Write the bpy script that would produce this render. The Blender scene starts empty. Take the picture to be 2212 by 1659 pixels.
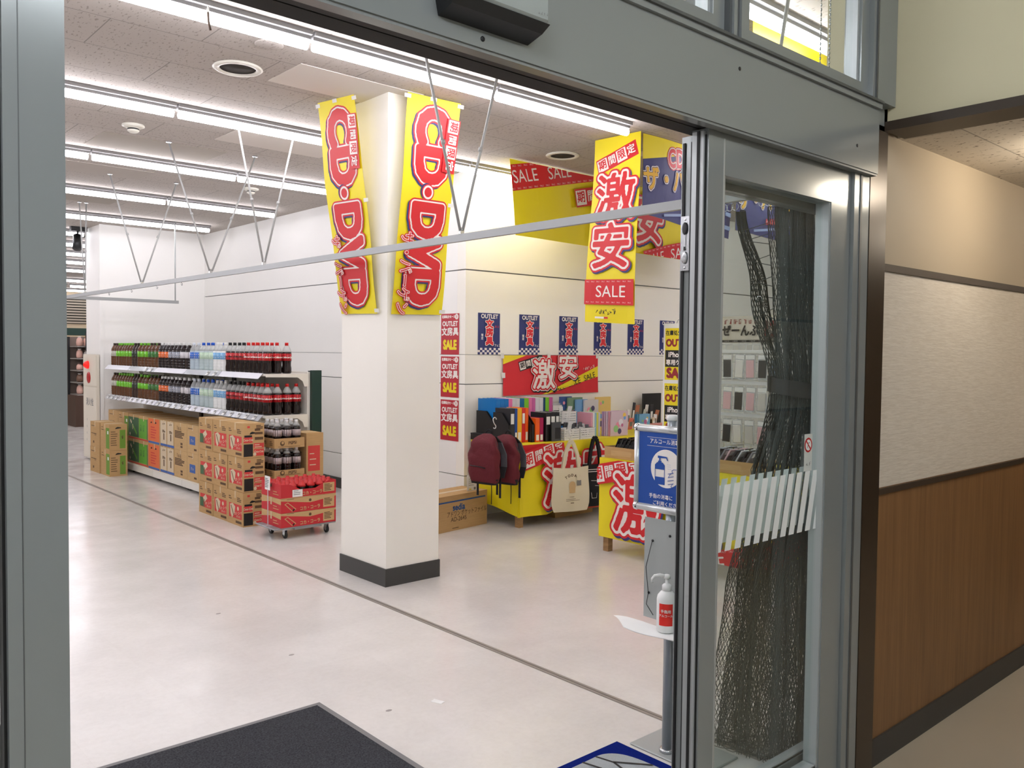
import bpy, math, random
import numpy as np
from mathutils import Matrix, Vector
random.seed(7)
SC = bpy.context.scene
COL = SC.collection
PI = math.pi

# ------------------------------------------------------------------ camera
F_PX, YAW, PITCH, ROLL, EYE = 1845.9, math.radians(41.740), math.radians(2.096), math.radians(0.598), 1.5
def make_camera():
    sy, cy, sp, cp = math.sin(YAW), math.cos(YAW), math.sin(PITCH), math.cos(PITCH)
    fw = Vector((sy*cp, cy*cp, -sp)); r = Vector((cy, -sy, 0)); u = r.cross(fw)
    cr, sr = math.cos(ROLL), math.sin(ROLL)
    r2 = cr*r + sr*u; u2 = -sr*r + cr*u
    cam = bpy.data.cameras.new('camera'); cam.sensor_width = 36; cam.lens = F_PX/2212*36
    cam.clip_start = .05; cam.clip_end = 200
    o = bpy.data.objects.new('camera', cam); COL.objects.link(o)
    m = Matrix.Identity(4)
    for i in range(3):
        m[i][0] = r2[i]; m[i][1] = u2[i]; m[i][2] = -fw[i]
    m[2][3] = EYE
    o.matrix_world = m; SC.camera = o
make_camera()
# ------------------------------------------------------------------ world, exposure
W = bpy.data.worlds.new('world'); SC.world = W; W.use_nodes = True
W.node_tree.nodes['Background'].inputs[0].default_value = (.8, .85, .9, 1)
W.node_tree.nodes['Background'].inputs[1].default_value = .02
SC.view_settings.view_transform = 'Standard'
try: SC.view_settings.look = 'None'
except Exception: pass
SC.view_settings.gamma = 1
SC.view_settings.use_curve_mapping = False
SC.view_settings.exposure = 0.0
LAMP_POWER = 27.5        # shop tubes
HALL_POWER = 145         # entrance hall tubes
SPOT_POWER = 52.0        # warm corridor downlight
H = 3.12                 # shop ceiling height

# ------------------------------------------------------------------ materials
def lin(c): return tuple(((v/255)/12.92 if v/255 <= .04045 else ((v/255+.055)/1.055)**2.4) for v in c)
MATS = {}
def mat(name, rgb=(200,200,200), rough=.5, metal=0., spec=.5, emit=0, coat=0):
    if name in MATS: return MATS[name]
    m = bpy.data.materials.new(name); m.use_nodes = True
    b = m.node_tree.nodes['Principled BSDF']
    b.inputs['Base Color'].default_value = (*lin(rgb), 1)
    b.inputs['Roughness'].default_value = rough; b.inputs['Metallic'].default_value = metal
    b.inputs['Specular IOR Level'].default_value = spec
    b.inputs['Coat Weight'].default_value = coat
    if emit:
        b.inputs['Emission Color'].default_value = (*lin(rgb), 1); b.inputs['Emission Strength'].default_value = emit
    MATS[name] = m; return m
def nodes(m): return m.node_tree.nodes, m.node_tree.links, m.node_tree.nodes['Principled BSDF']
def mixrgb(n, l, fac, a, b):
    x = n.new('ShaderNodeMix'); x.data_type = 'RGBA'
    for sock, v in ((x.inputs[0], fac), (x.inputs[6], a), (x.inputs[7], b)):
        if hasattr(v, 'is_linked'): l.new(v, sock)
        else: sock.default_value = v if not isinstance(v, tuple) else (*v[:3], 1)
    return x.outputs[2]
def coords(n, l, scale=(1,1,1), rot=(0,0,0)):
    t = n.new('ShaderNodeTexCoord'); p = n.new('ShaderNodeMapping')
    p.inputs['Scale'].default_value = scale; p.inputs['Rotation'].default_value = rot
    l.new(t.outputs['Object'], p.inputs[0]); return p.outputs[0]
def noise(n, l, vec, scale, detail=3, rough=.5):
    t = n.new('ShaderNodeTexNoise'); t.inputs['Scale'].default_value = scale; t.inputs['Detail'].default_value = detail
    t.inputs['Roughness'].default_value = rough; l.new(vec, t.inputs['Vector']); return t.outputs[0]
def ramp(n, l, src, stops):
    r = n.new('ShaderNodeValToRGB'); l.new(src, r.inputs[0]); e = r.color_ramp.elements
    e[0].position, e[0].color = stops[0][0], (*stops[0][1], 1); e[1].position, e[1].color = stops[-1][0], (*stops[-1][1], 1)
    for p, c in stops[1:-1]:
        k = e.new(p); k.color = (*c, 1)
    return r.outputs[0]
def bump(n, l, b, h, s, d=.01):
    x = n.new('ShaderNodeBump'); x.inputs['Strength'].default_value = s; x.inputs['Distance'].default_value = d
    l.new(h, x.inputs['Height']); l.new(x.outputs[0], b.inputs['Normal'])

def floor_material():
    m = mat('vinyl_floor', (226,221,216), .16); n, l, b = nodes(m); v = coords(n, l)
    a = noise(n, l, v, 1.6, 5, .65); c = noise(n, l, v, 38, 4, .7)
    c1 = ramp(n, l, a, [(.3, lin((210,205,200))), (.7, lin((226,221,216)))])
    c2 = ramp(n, l, c, [(.35, lin((205,199,193))), (.6, lin((232,229,225)))])
    col = mixrgb(n, l, .14, c1, c2)
    br = n.new('ShaderNodeTexBrick'); br.offset = 0; l.new(v, br.inputs['Vector'])
    br.inputs['Scale'].default_value = 1; br.inputs['Mortar Size'].default_value = .0012
    br.inputs['Brick Width'].default_value = .45; br.inputs['Row Height'].default_value = .45
    br.inputs['Color1'].default_value = (1,1,1,1); br.inputs['Color2'].default_value = (.975,.97,.97,1); br.inputs['Mortar'].default_value = (.965,.96,.955,1)
    mm = n.new('ShaderNodeMix'); mm.data_type = 'RGBA'; mm.blend_type = 'MULTIPLY'; mm.inputs[0].default_value = 1
    l.new(col, mm.inputs[6]); l.new(br.outputs[0], mm.inputs[7]); l.new(mm.outputs[2], b.inputs['Base Color'])
    r = ramp(n, l, noise(n, l, v, 5, 3), [(.3, (.13,)*3), (.75, (.27,)*3)]); l.new(r, b.inputs['Roughness'])
    bump(n, l, b, noise(n, l, v, 3, 2), .05, .02)
    return m
def ceiling_material(name, base, fleck, dense, w=.9, h=.45, vary=.1, size=1.):
    m = mat(name, base, .9, spec=.1); n, l, b = nodes(m)
    v = coords(n, l, (60*size, 22*size, 60)); f = noise(n, l, v, 1., 2, .6)
    k = ramp(n, l, f, [(dense, (0,0,0)), (dense+.05, (1,1,1))])
    v2 = coords(n, l); br = n.new('ShaderNodeTexBrick'); br.offset = .5; l.new(v2, br.inputs['Vector'])
    br.inputs['Scale'].default_value = 1; br.inputs['Mortar Size'].default_value = .003; br.inputs['Bias'].default_value = -.75
    br.inputs['Brick Width'].default_value = w; br.inputs['Row Height'].default_value = h
    B = lin(base); br.inputs['Color1'].default_value = (*B, 1); br.inputs['Color2'].default_value = (*[x*(1-vary*3) for x in B], 1)
    br.inputs['Mortar'].default_value = (*[x*.55 for x in B], 1)
    l.new(mixrgb(n, l, k, br.outputs[0], lin(fleck)), b.inputs['Base Color'])
    return m
def wood_material(name, c1, c2, rough, axis=(14,14,.8)):
    m = mat(name, c1, rough); n, l, b = nodes(m); v = coords(n, l, axis)
    l.new(ramp(n, l, noise(n, l, v, 2.2, 6, .65), [(.3, lin(c1)), (.7, lin(c2))]), b.inputs['Base Color']); return m
def wallpaper_material():
    m = mat('ribbed_wallpaper', (214,203,186), .85, spec=.2); n, l, b = nodes(m)
    v = coords(n, l, (16, 16, 170)); f = noise(n, l, v, 1, 3, .6)
    l.new(ramp(n, l, f, [(.35, lin((207,198,184))), (.65, lin((217,209,196)))]), b.inputs['Base Color']); bump(n, l, b, f, .45, .003); return m
def paint_material(name, rgb, rough=.6, var=.03):
    m = mat(name, rgb, rough, spec=.3); n, l, b = nodes(m); v = coords(n, l); B = lin(rgb)
    l.new(ramp(n, l, noise(n, l, v, 1.2, 4), [(.3, tuple(x*(1-var) for x in B)), (.7, B)]), b.inputs['Base Color']); return m
def cardboard(name='cardboard', rgb=(196,160,112)):
    if name in MATS: return MATS[name]
    m = mat(name, rgb, .85, spec=.15); n, l, b = nodes(m); v = coords(n, l, (3, 3, 26)); B = lin(rgb)
    l.new(ramp(n, l, noise(n, l, v, 3, 4), [(.3, tuple(x*.9 for x in B)), (.7, B)]), b.inputs['Base Color']); return m
def mat_pile(name, rgb, s=260, var=.6):
    m = mat(name, rgb, .97, spec=.05); n, l, b = nodes(m); v = coords(n, l); B = lin(rgb); f = noise(n, l, v, s, 3, .7)
    l.new(ramp(n, l, f, [(.3, tuple(x*(1-var) for x in B)), (.7, tuple(min(1, x*(1+var*.4)) for x in B))]), b.inputs['Base Color']); bump(n, l, b, f, .9, .006); return m
def glass_material(name, tint=(.93,.96,.95), f0=.045):
    m = bpy.data.materials.new(name); m.use_nodes = True; n = m.node_tree.nodes; l = m.node_tree.links; n.clear()
    out = n.new('ShaderNodeOutputMaterial'); mix = n.new('ShaderNodeMixShader'); tr = n.new('ShaderNodeBsdfTransparent'); gl = n.new('ShaderNodeBsdfGlossy')
    tr.inputs[0].default_value = (*tint, 1); gl.inputs['Roughness'].default_value = .01
    lw = n.new('ShaderNodeLayerWeight'); lw.inputs[0].default_value = .5
    p = n.new('ShaderNodeMath'); p.operation = 'POWER'; p.inputs[1].default_value = 5; l.new(lw.outputs['Facing'], p.inputs[0])
    a = n.new('ShaderNodeMath'); a.operation = 'MULTIPLY_ADD'; a.inputs[1].default_value = 1-f0; a.inputs[2].default_value = f0; l.new(p.outputs[0], a.inputs[0])
    l.new(a.outputs[0], mix.inputs[0]); l.new(tr.outputs[0], mix.inputs[1]); l.new(gl.outputs[0], mix.inputs[2]); l.new(mix.outputs[0], out.inputs[0])
    MATS[name] = m; return m
def film_material(name, rgb, opacity, rough=.12):
    m = mat(name, rgb, rough); n, l, b = nodes(m); b.inputs['Alpha'].default_value = opacity; return m

FLOOR = floor_material()
CEIL = ceiling_material('acoustic_ceiling', (188,180,173), (158,149,141), .60, size=1.35)
HALLCEIL = ceiling_material('speckled_hall_ceiling', (212,203,190), (112,100,86), .635, .9, .6, .02, 1.6)
WALLW = paint_material('white_wall_paint', (247,245,241)); WALLC = paint_material('cream_wall_paint', (249,245,236))
HALLW = paint_material('hall_cream_paint', (214,205,172)); CORRW = paint_material('corridor_paint', (178,164,142))
WOOD = wood_material('wood_wainscot', (118,84,52), (146,108,70), .45); PAPER = wallpaper_material()
TABLEWOOD = wood_material('table_wood', (140,104,66), (176,138,92), .5, (3,3,20))
HALLN = paint_material('hall_grey_paint', (192,194,195))
HALLFLOOR = paint_material('hall_floor', (186,176,158), .4, .08)
AL = mat('painted_aluminium', (146,151,151), .17, .2); ALD = mat('aluminium_dark_edge', (96,99,99), .45, .3); ALL = mat('aluminium_light', (186,190,190), .35, .35)
STEEL = mat('brushed_steel', (190,192,194), .25, .85); CHROME = mat('chrome', (215,215,218), .12, 1)
RUBBER = mat('black_rubber', (22,22,22), .6); BLACK = mat('black_plastic', (26,26,28), .4); BROWN = mat('dark_brown_steel', (66,54,42), .28, .3)
BROWNT = mat('dark_brown_trim', (62,50,38), .5); BASEB = mat('charcoal_baseboard', (62,61,59), .5)
WHITE = mat('white_plastic', (238,238,236), .4); OFFW = mat('off_white_steel', (226,222,210), .45); PAPERW = mat('white_paper', (240,239,236), .8)
YEL = mat('yellow_print', (240,218,22), .42); RED = mat('red_print', (212,32,40), .45); NAVY = mat('navy_print', (50,52,112), .5); WPRINT = mat('white_print', (240,232,226), .5)
BLKP = mat('black_print', (24,22,22), .6); GLASS = glass_material('clear_glass'); TAPE = mat('white_tape', (232,230,224), .5)
GREEN = mat('dark_green_steel', (14,52,42), .45); GREY = mat('mid_grey', (128,128,128), .5); KRAFT = cardboard(); KRAFT2 = cardboard('pale_cardboard', (206,172,124))
TUBE = mat('lit_tube', (248,247,255), .5, emit=LAMP_POWER); TUBE2 = mat('lit_tube_middle', (248,247,255), .5, emit=LAMP_POWER*.86); TUBE3 = mat('lit_tube_back', (248,247,255), .5, emit=LAMP_POWER*.64); HTUBE = mat('lit_hall_tube', (244,248,255), .5, emit=HALL_POWER)
CLEARP = film_material('clear_plastic', (225,228,232), .38); PETN = film_material('clear_bottle_plastic', (214,216,214), .5, .08)

# ------------------------------------------------------------------ mesh builder
class MB:
    def __init__(s): s.v = []; s.f = []; s.mi = []; s.sm = []; s.mats = []
    def m(s, mt):
        if mt not in s.mats: s.mats.append(mt)
        return s.mats.index(mt)
    def add(s, vs, fs, mt, smooth=False):
        o = len(s.v); s.v += [tuple(p) for p in vs]; k = s.m(mt)
        for f in fs: s.f.append([i+o for i in f]); s.mi.append(k); s.sm.append(smooth)
    def box(s, x0, y0, z0, x1, y1, z1, mt, M=None, bev=0):
        if bev:
            b = bev
            pts = []
            for z, i in ((z0, b), (z0+b, 0), (z1-b, 0), (z1, b)):
                a0, a1, c0, c1 = x0+i, x1-i, y0+i, y1-i; e = b if i == 0 else 0
                pts += [(a0+e,c0,z),(a1-e,c0,z),(a1,c0+e,z),(a1,c1-e,z),(a1-e,c1,z),(a0+e,c1,z),(a0,c1-e,z),(a0,c0+e,z)]
            fs = [list(range(7,-1,-1)), list(range(24,32))]
            for k in range(3):
                for j in range(8): fs.append([k*8+j, k*8+(j+1)%8, k*8+8+(j+1)%8, k*8+8+j])
        else:
            pts = [(x0,y0,z0),(x1,y0,z0),(x1,y1,z0),(x0,y1,z0),(x0,y0,z1),(x1,y0,z1),(x1,y1,z1),(x0,y1,z1)]
            fs = [(3,2,1,0),(4,5,6,7),(0,1,5,4),(1,2,6,5),(2,3,7,6),(3,0,4,7)]
        if M is not None: pts = [M @ Vector(p) for p in pts]
        s.add(pts, fs, mt); return s
    def tube(s, pts, r, mt, n=8, caps=True, closed=False):
        pts = [Vector(p) for p in pts]; N = len(pts); rs = r if isinstance(r, (list, tuple)) else [r]*N
        V = []; up = None
        for i in range(N):
            if closed: t = pts[(i+1) % N]-pts[i-1]
            else: t = pts[min(i+1, N-1)]-pts[max(i-1, 0)]
            t.normalize()
            if up is None: up = Vector((0,0,1)) if abs(t.z) < .9 else Vector((1,0,0))
            a = t.cross(up); a.normalize(); b = a.cross(t); up = b
            for k in range(n):
                w = 2*PI*k/n; V.append(pts[i] + (a*math.cos(w)+b*math.sin(w))*rs[i])
        fs = []
        for i in range(N if closed else N-1):
            j = (i+1) % N
            for k in range(n): fs.append([i*n+k, j*n+k, j*n+(k+1)%n, i*n+(k+1)%n])
        if caps and not closed: fs += [list(range(n)), list(range((N-1)*n, N*n))[::-1]]
        s.add(V, fs, mt, True); return s
    def lathe(s, prof, mt, n=16, c=(0,0,0), M=None, caps=True):
        V = []; fs = []
        for r, z in prof:
            for k in range(n): V.append((c[0]+r*math.cos(2*PI*k/n), c[1]+r*math.sin(2*PI*k/n), c[2]+z))
        for i in range(len(prof)-1):
            for k in range(n): fs.append([i*n+k, i*n+(k+1)%n, (i+1)*n+(k+1)%n, (i+1)*n+k])
        if caps: fs += [list(range(n))[::-1], list(range((len(prof)-1)*n, len(prof)*n))]
        if M is not None: V = [M @ Vector(p) for p in V]
        s.add(V, fs, mt, True); return s
    def prism(s, poly, d, mt, M=None):
        n = len(poly); V = [(x, y, 0) for x, y in poly]+[(x, y, d) for x, y in poly]
        fs = [list(range(n))[::-1], list(range(n, 2*n))]+[[i, (i+1)%n, n+(i+1)%n, n+i] for i in range(n)]
        if M is not None: V = [M @ Vector(p) for p in V]
        s.add(V, fs, mt); return s
    def grid(s, fn, nu, nv, mt, smooth=True, back=None):
        V = [fn(i/nu, j/nv) for j in range(nv+1) for i in range(nu+1)]
        fs = [[j*(nu+1)+i, j*(nu+1)+i+1, (j+1)*(nu+1)+i+1, (j+1)*(nu+1)+i] for j in range(nv) for i in range(nu)]
        s.add(V, fs, mt, smooth); return s
    def build(s, name, parent=None, shift=None):
        me = bpy.data.meshes.new(name)
        vs = s.v if shift is None else [(x-shift[0], y-shift[1], z-shift[2]) for x, y, z in s.v]
        me.from_pydata(vs, [], s.f)
        for mt in s.mats: me.materials.append(mt)
        me.polygons.foreach_set('material_index', s.mi); me.polygons.foreach_set('use_smooth', s.sm); me.update()
        o = bpy.data.objects.new(name, me); COL.objects.link(o)
        if parent: o.parent = parent
        if shift is not None: o.location = shift
        return o
def tag(o, label, cat, group=None, kind=None):
    o['label'] = label; o['category'] = cat
    if group: o['group'] = group
    if kind: o['kind'] = kind
    return o
def struct(o, label=None):
    o['kind'] = 'structure'
    if label: o['label'] = label
    return o
def empty(name, loc=(0,0,0), rz=0):
    o = bpy.data.objects.new(name, None); COL.objects.link(o); o.location = loc; o.rotation_euler = (0,0,rz); o.empty_display_size = .05; return o
def dup(root, loc=None, rz=None, label=None, group=None):
    r = root.copy(); COL.objects.link(r)
    if loc is not None: r.location = loc
    if rz is not None: r.rotation_euler = (0,0,rz)
    if label: r['label'] = label
    if group: r['group'] = group
    for ch in list(root.children):
        c = ch.copy(); COL.objects.link(c); c.parent = r
        for g in list(ch.children):
            d = g.copy(); COL.objects.link(d); d.parent = c
    return r
def sbox(name, *a): return struct(MB().box(*a).build(name))

# ------------------------------------------------------------------ lettering: glyph outlines sampled to a distance field, contoured to flat polygons
_SDF = {}; _CON = {}
def sdf(text, N, R):
    key = (text, N)
    if key in _SDF: return _SDF[key]
    c = bpy.data.curves.new('glyphs', 'FONT'); c.body = text; c.size = 1; c.resolution_u = 3; c.align_x = 'CENTER'; c.align_y = 'CENTER'
    o = bpy.data.objects.new('glyphs', c); COL.objects.link(o)
    dg = bpy.context.evaluated_depsgraph_get(); dg.update(); me = bpy.data.meshes.new_from_object(o.evaluated_get(dg))
    bpy.data.objects.remove(o); bpy.data.curves.remove(c)
    me.calc_loop_triangles()
    V = np.array([v.co[:2] for v in me.vertices]); T = [t.vertices[:] for t in me.loop_triangles]; bpy.data.meshes.remove(me)
    pad = R+2.5/N; lo = V.min(0)-pad; w, h = np.ceil((V.max(0)+pad-lo)*N).astype(int)+1
    mask = np.zeros((h, w), bool)
    for t in T:
        p = (V[list(t)]-lo)*N
        x0, y0 = np.floor(p.min(0)).astype(int); x1, y1 = np.ceil(p.max(0)).astype(int)+1
        gx, gy = np.meshgrid(np.arange(x0, x1), np.arange(y0, y1))
        e = [(p[(i+1)%3,0]-p[i,0])*(gy-p[i,1])-(p[(i+1)%3,1]-p[i,1])*(gx-p[i,0]) for i in range(3)]
        ins = ((e[0] >= 0) & (e[1] >= 0) & (e[2] >= 0)) | ((e[0] <= 0) & (e[1] <= 0) & (e[2] <= 0))
        mask[y0:y1, x0:x1] |= ins[:h-y0, :w-x0]
    K = int(math.ceil(R*N))+2
    do = np.full((h, w), float(K)); di = np.full((h, w), float(K)); P = np.pad(mask, K)
    for dy in range(-K, K+1):
        for dx in range(-K, K+1):
            d = math.hypot(dx, dy)
            if d > K: continue
            q = P[K+dy:K+dy+h, K+dx:K+dx+w]
            do = np.where(q, np.minimum(do, d), do)
            if d <= 3: di = np.where(~q, np.minimum(di, d), di)
    s = np.where(mask, -(di-.5), do-.5)
    s2 = np.pad(s, 1, mode='edge'); s = (s2[1:-1,1:-1]*4+s2[:-2,1:-1]+s2[2:,1:-1]+s2[1:-1,:-2]+s2[1:-1,2:])/8
    _SDF[key] = (s/N, lo); return _SDF[key]
def contour(text, N, grow, R, run):
    key = (text, N, round(grow, 4), run)
    if key in _CON: return _CON[key]
    s, lo = sdf(text, N, R); f = grow-s+1e-7; h, w = f.shape; out = []; ins = f > 0
    cnt = ins[:-1,:-1].astype(int)+ins[:-1,1:]+ins[1:,1:]+ins[1:,:-1]
    for j in range(h-1):
        row = cnt[j]; i = 0
        nz = np.nonzero(row)[0]
        if len(nz) == 0: continue
        i = nz[0]; end = nz[-1]+1
        while i < end:
            c = row[i]
            if c == 0: i += 1; continue
            if c == 4:
                k = i
                while k+1 < end and row[k+1] == 4 and k-i+1 < run: k += 1
                out.append([(i, j), (k+1, j), (k+1, j+1), (i, j+1)]); i = k+1; continue
            C = ((i, j), (i+1, j), (i+1, j+1), (i, j+1)); F = [f[y, x] for x, y in C]; poly = []
            for a in range(4):
                b = (a+1) % 4
                if F[a] > 0: poly.append(C[a])
                if (F[a] > 0) != (F[b] > 0):
                    t = F[a]/(F[a]-F[b]); poly.append((C[a][0]+(C[b][0]-C[a][0])*t, C[a][1]+(C[b][1]-C[a][1])*t))
            if len(poly) > 2: out.append(poly)
            i += 1
    out = [np.array(p, float)/N+lo for p in out]
    _CON[key] = out; return out

class Print:
    """a flat printed design in metres; layers lie a fraction of a millimetre over one another"""
    def __init__(s, cell=None): s.layers = []; s.cell = cell; s.T = (1,0,0,1,0,0)
    def push(s, mt, polys):
        a, b, c, d, e, f = s.T; L = []
        for p in polys:
            p = np.asarray(p, float); q = np.stack([a*p[:,0]+b*p[:,1]+e, c*p[:,0]+d*p[:,1]+f], 1)
            L.append(q)
        s.layers.append((mt, L)); return s
    def rot(s, deg, cx=0, cy=0):
        t = math.radians(deg); s.T = (math.cos(t), -math.sin(t), math.sin(t), math.cos(t), cx, cy); return s
    def rect(s, mt, x0, y0, x1, y1, rot=0):
        P = []
        nx = max(1, int(math.ceil((x1-x0)/s.cell))) if s.cell else 1; ny = max(1, int(math.ceil((y1-y0)/s.cell))) if s.cell else 1
        xs = np.linspace(x0, x1, nx+1); ys = np.linspace(y0, y1, ny+1); cx, cy = (x0+x1)/2, (y0+y1)/2; t = math.radians(rot)
        for i in range(nx):
            for j in range(ny):
                p = np.array([(xs[i], ys[j]), (xs[i+1], ys[j]), (xs[i+1], ys[j+1]), (xs[i], ys[j+1])])
                if rot:
                    q = p-(cx, cy); p = np.stack([q[:,0]*math.cos(t)-q[:,1]*math.sin(t)+cx, q[:,0]*math.sin(t)+q[:,1]*math.cos(t)+cy], 1)
                P.append(p)
        return s.push(mt, P)
    def poly(s, mt, pts):
        if len(pts) == 4 and s.cell:
            p = [np.array(q, float) for q in pts]
            n = max(1, int(math.ceil(np.linalg.norm(p[1]-p[0])/s.cell))); m = max(1, int(math.ceil(np.linalg.norm(p[3]-p[0])/s.cell)))
            B = lambda u, v: (p[0]*(1-u)+p[1]*u)*(1-v)+(p[3]*(1-u)+p[2]*u)*v
            return s.push(mt, [np.array([B(i/n, j/m), B((i+1)/n, j/m), B((i+1)/n, (j+1)/m), B(i/n, (j+1)/m)]) for i in range(n) for j in range(m)])
        return s.push(mt, [pts])
    def disc(s, mt, cx, cy, r, n=28, ry=None): return s.push(mt, [[(cx+r*math.cos(2*PI*k/n), cy+(ry or r)*math.sin(2*PI*k/n)) for k in range(n)]])
    def stroke(s, mt, pts, w):
        P = []
        for (x0, y0), (x1, y1) in zip(pts, pts[1:]):
            L = math.hypot(x1-x0, y1-y0) or 1; nx, ny = -(y1-y0)/L*w/2, (x1-x0)/L*w/2
            ex, ey = (x1-x0)/L*w*.3, (y1-y0)/L*w*.3
            s.push(mt, [[(x0-ex+nx, y0-ey+ny), (x0-ex-nx, y0-ey-ny), (x1+ex-nx, y1+ey-ny), (x1+ex+nx, y1+ey+ny)]])
        return s
    def text(s, mt, text, cx, cy, size, grow=0., sx=1., rot=0, shear=0, N=None, R=.2, dx=0, dy=0, clip=None):
        N = N or (26 if size < .05 else 34 if size < .12 else 46 if size < .3 else 60)
        R = .2 if size >= .05 else .12
        t = math.radians(rot); P = []
        run = max(1, int(s.cell/(size/N))) if s.cell else 999
        for p in contour(text, N, grow, R, run):
            x = (p[:,0]+shear*p[:,1])*size*sx+dx; y = p[:,1]*size+dy
            q = np.stack([x*math.cos(t)-y*math.sin(t)+cx, x*math.sin(t)+y*math.cos(t)+cy], 1)
            if clip and (q[:,0].min() < clip[0] or q[:,0].max() > clip[2] or q[:,1].min() < clip[1] or q[:,1].max() > clip[3]): continue
            P.append(q)
        return s.push(mt, P)
    def into(s, mb, fn, base=.0006, step=.00025):
        for k, (mt, polys) in enumerate(s.layers):
            off = base+k*step; V = []; F = []
            for p in polys:
                F.append(list(range(len(V), len(V)+len(p)))); V += [fn(x, y, off) for x, y in p]
            if V: mb.add(V, F, mt)
        return mb
def blur_words(p, mt, cx, cy, size, n=2):
    """print too small or too blurred in the photograph to read"""
    r = random.Random(n*31+int(size*1e4)); x0 = cx-n*size*.5
    for i in range(n):
        for k in range(5):
            a, b = x0+size*(i+r.uniform(.08,.55)), cy+size*r.uniform(-.42,.36)
            if k % 2: p.rect(mt, a, b, a+size*r.uniform(.25,.4), b+size*.09)
            else: p.rect(mt, a, cy-size*.4, a+size*.09, cy+size*r.uniform(.0,.42))
def plane(o, u, v):
    """maps design (x, y, lift) to the plane through o with axes u, v"""
    o, u, v = Vector(o), Vector(u), Vector(v); n = u.cross(v).normalized()
    return lambda x, y, d: o+u*x+v*y+n*d
FRONT = ((1,0,0), (0,0,1)); SIDE = ((0,-1,0), (0,0,1)); TOPF = ((1,0,0), (0,1,0))   # facing -Y, -X, +Z

def sheet(name, pr, w, h, fn, face, cell=.06, back=None, thick=.0012):
    """a hanging printed sheet w x h, bent by fn(x, y, lift)"""
    mb = MB(); nx, ny = max(1, round(w/cell)), max(1, round(h/cell))
    mb.grid(lambda u, v: fn(u*w, v*h, 0), nx, ny, face, False)
    mb.grid(lambda u, v: fn((1-u)*w, v*h, -thick), nx, ny, back or face, False)
    pr.into(mb, fn, .0014, .0008); return mb.build(name)
def bilinear(bl, br, tl, tr, w, h, wave=None):
    bl, br, tl, tr = map(Vector, (bl, br, tl, tr)); n = ((br-bl).cross(tl-bl)).normalized()
    def fn(x, y, d):
        u, v = x/w, y/h
        p = (bl*(1-u)+br*u)*(1-v)+(tl*(1-u)+tr*u)*v
        return p+n*(d+(wave(x, y) if wave else 0))
    return fn

# ================================================================== the setting
struct(MB().box(-9, 1.62, -.06, 12, 27, 0, FLOOR).build('floor'))
struct(MB().box(-3.2, -3.6, -.06, 9.2, 1.62, 0, HALLFLOOR).build('floor_hall'))
struct(MB().box(-9, 1.62, H, 12, 27, H+.08, CEIL).build('ceiling'))
struct(MB().box(-3.2, -3.6, 3.3, 3.2, 1.36, 3.36, HALLN).build('ceiling_hall'))
struct(MB().box(3.119, -1.25, 2.29, 9.2, 1.41, 2.35, HALLCEIL).build('ceiling_corridor'))
sbox('wall_hall_back', -3.2, -3.7, 0, 3.2, -3.6, 3.3, HALLN)
sbox('wall_hall_left', -3.3, -3.6, 0, -3.2, 1.36, 3.3, HALLN)
sbox('wall_hall_right', 3.14, -3.6, 0, 3.24, -1.25, 3.3, HALLW)
sbox('wall_corridor_end', 9.2, -1.35, 0, 9.3, 1.6, 3.3, CORRW)
def wainscot(name, x0, x1, yf, s):
    """wall face at y = yf; s = -1 faces -Y, +1 faces +Y"""
    t = -s*.18; a = lambda d: yf+d*(-s)
    def b(z0, z1, d, m): return MB().box(x0, min(yf-s*.002*0+s*d, yf+t), z0, x1, max(yf+s*d, yf+t), z1, m)
    w = MB().box(x0, min(yf, yf+t), 1.83, x1, max(yf, yf+t), 3.3, CORRW)
    w.box(x0, min(yf, yf+t), 1.025, x1, max(yf, yf+t), 1.805, PAPER).box(x0, min(yf, yf+t), .1, x1, max(yf, yf+t), 1.0, WOOD)
    w.box(x0, min(yf, yf+t), 0, x1, max(yf, yf+t), .1, WOOD).box(x0, min(yf, yf+t), 1.0, x1, max(yf, yf+t), 1.025, WOOD).box(x0, min(yf, yf+t), 1.805, x1, max(yf, yf+t), 1.83, PAPER)
    struct(w.build(name))
    struct(b(0, .1, .008, BASEB).build('baseboard_'+name[5:])); struct(b(1.0, 1.022, .007, BROWNT).build('trim_1_'+name[5:])); struct(b(1.806, 1.832, .007, BROWNT).build('trim_2_'+name[5:]))
wainscot('wall_corridor', 2.993, 9.2, 1.41, -1)
wainscot('wall_corridor_opposite', 3.14, 9.2, -1.25, 1)
struct(MB().box(2.97, -3.6, 2.316, 3.11, 1.38, 3.3, HALLW).build('wall_soffit'))
struct(MB().box(2.962, -3.6, 2.284, 3.118, 1.385, 2.316, BROWNT).build('trim_soffit'))
struct(MB().box(2.869, 1.386, 0, 2.992, 1.56, 2.30, BROWN).build('column_corner'))
sbox('wall_shop_front', 2.995, 1.57, 0, 12, 1.62, 3.2, WALLW)
sbox('wall_over_column', 2.876, 1.41, 2.30, 3.06, 1.56, 3.3, HALLW)

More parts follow.
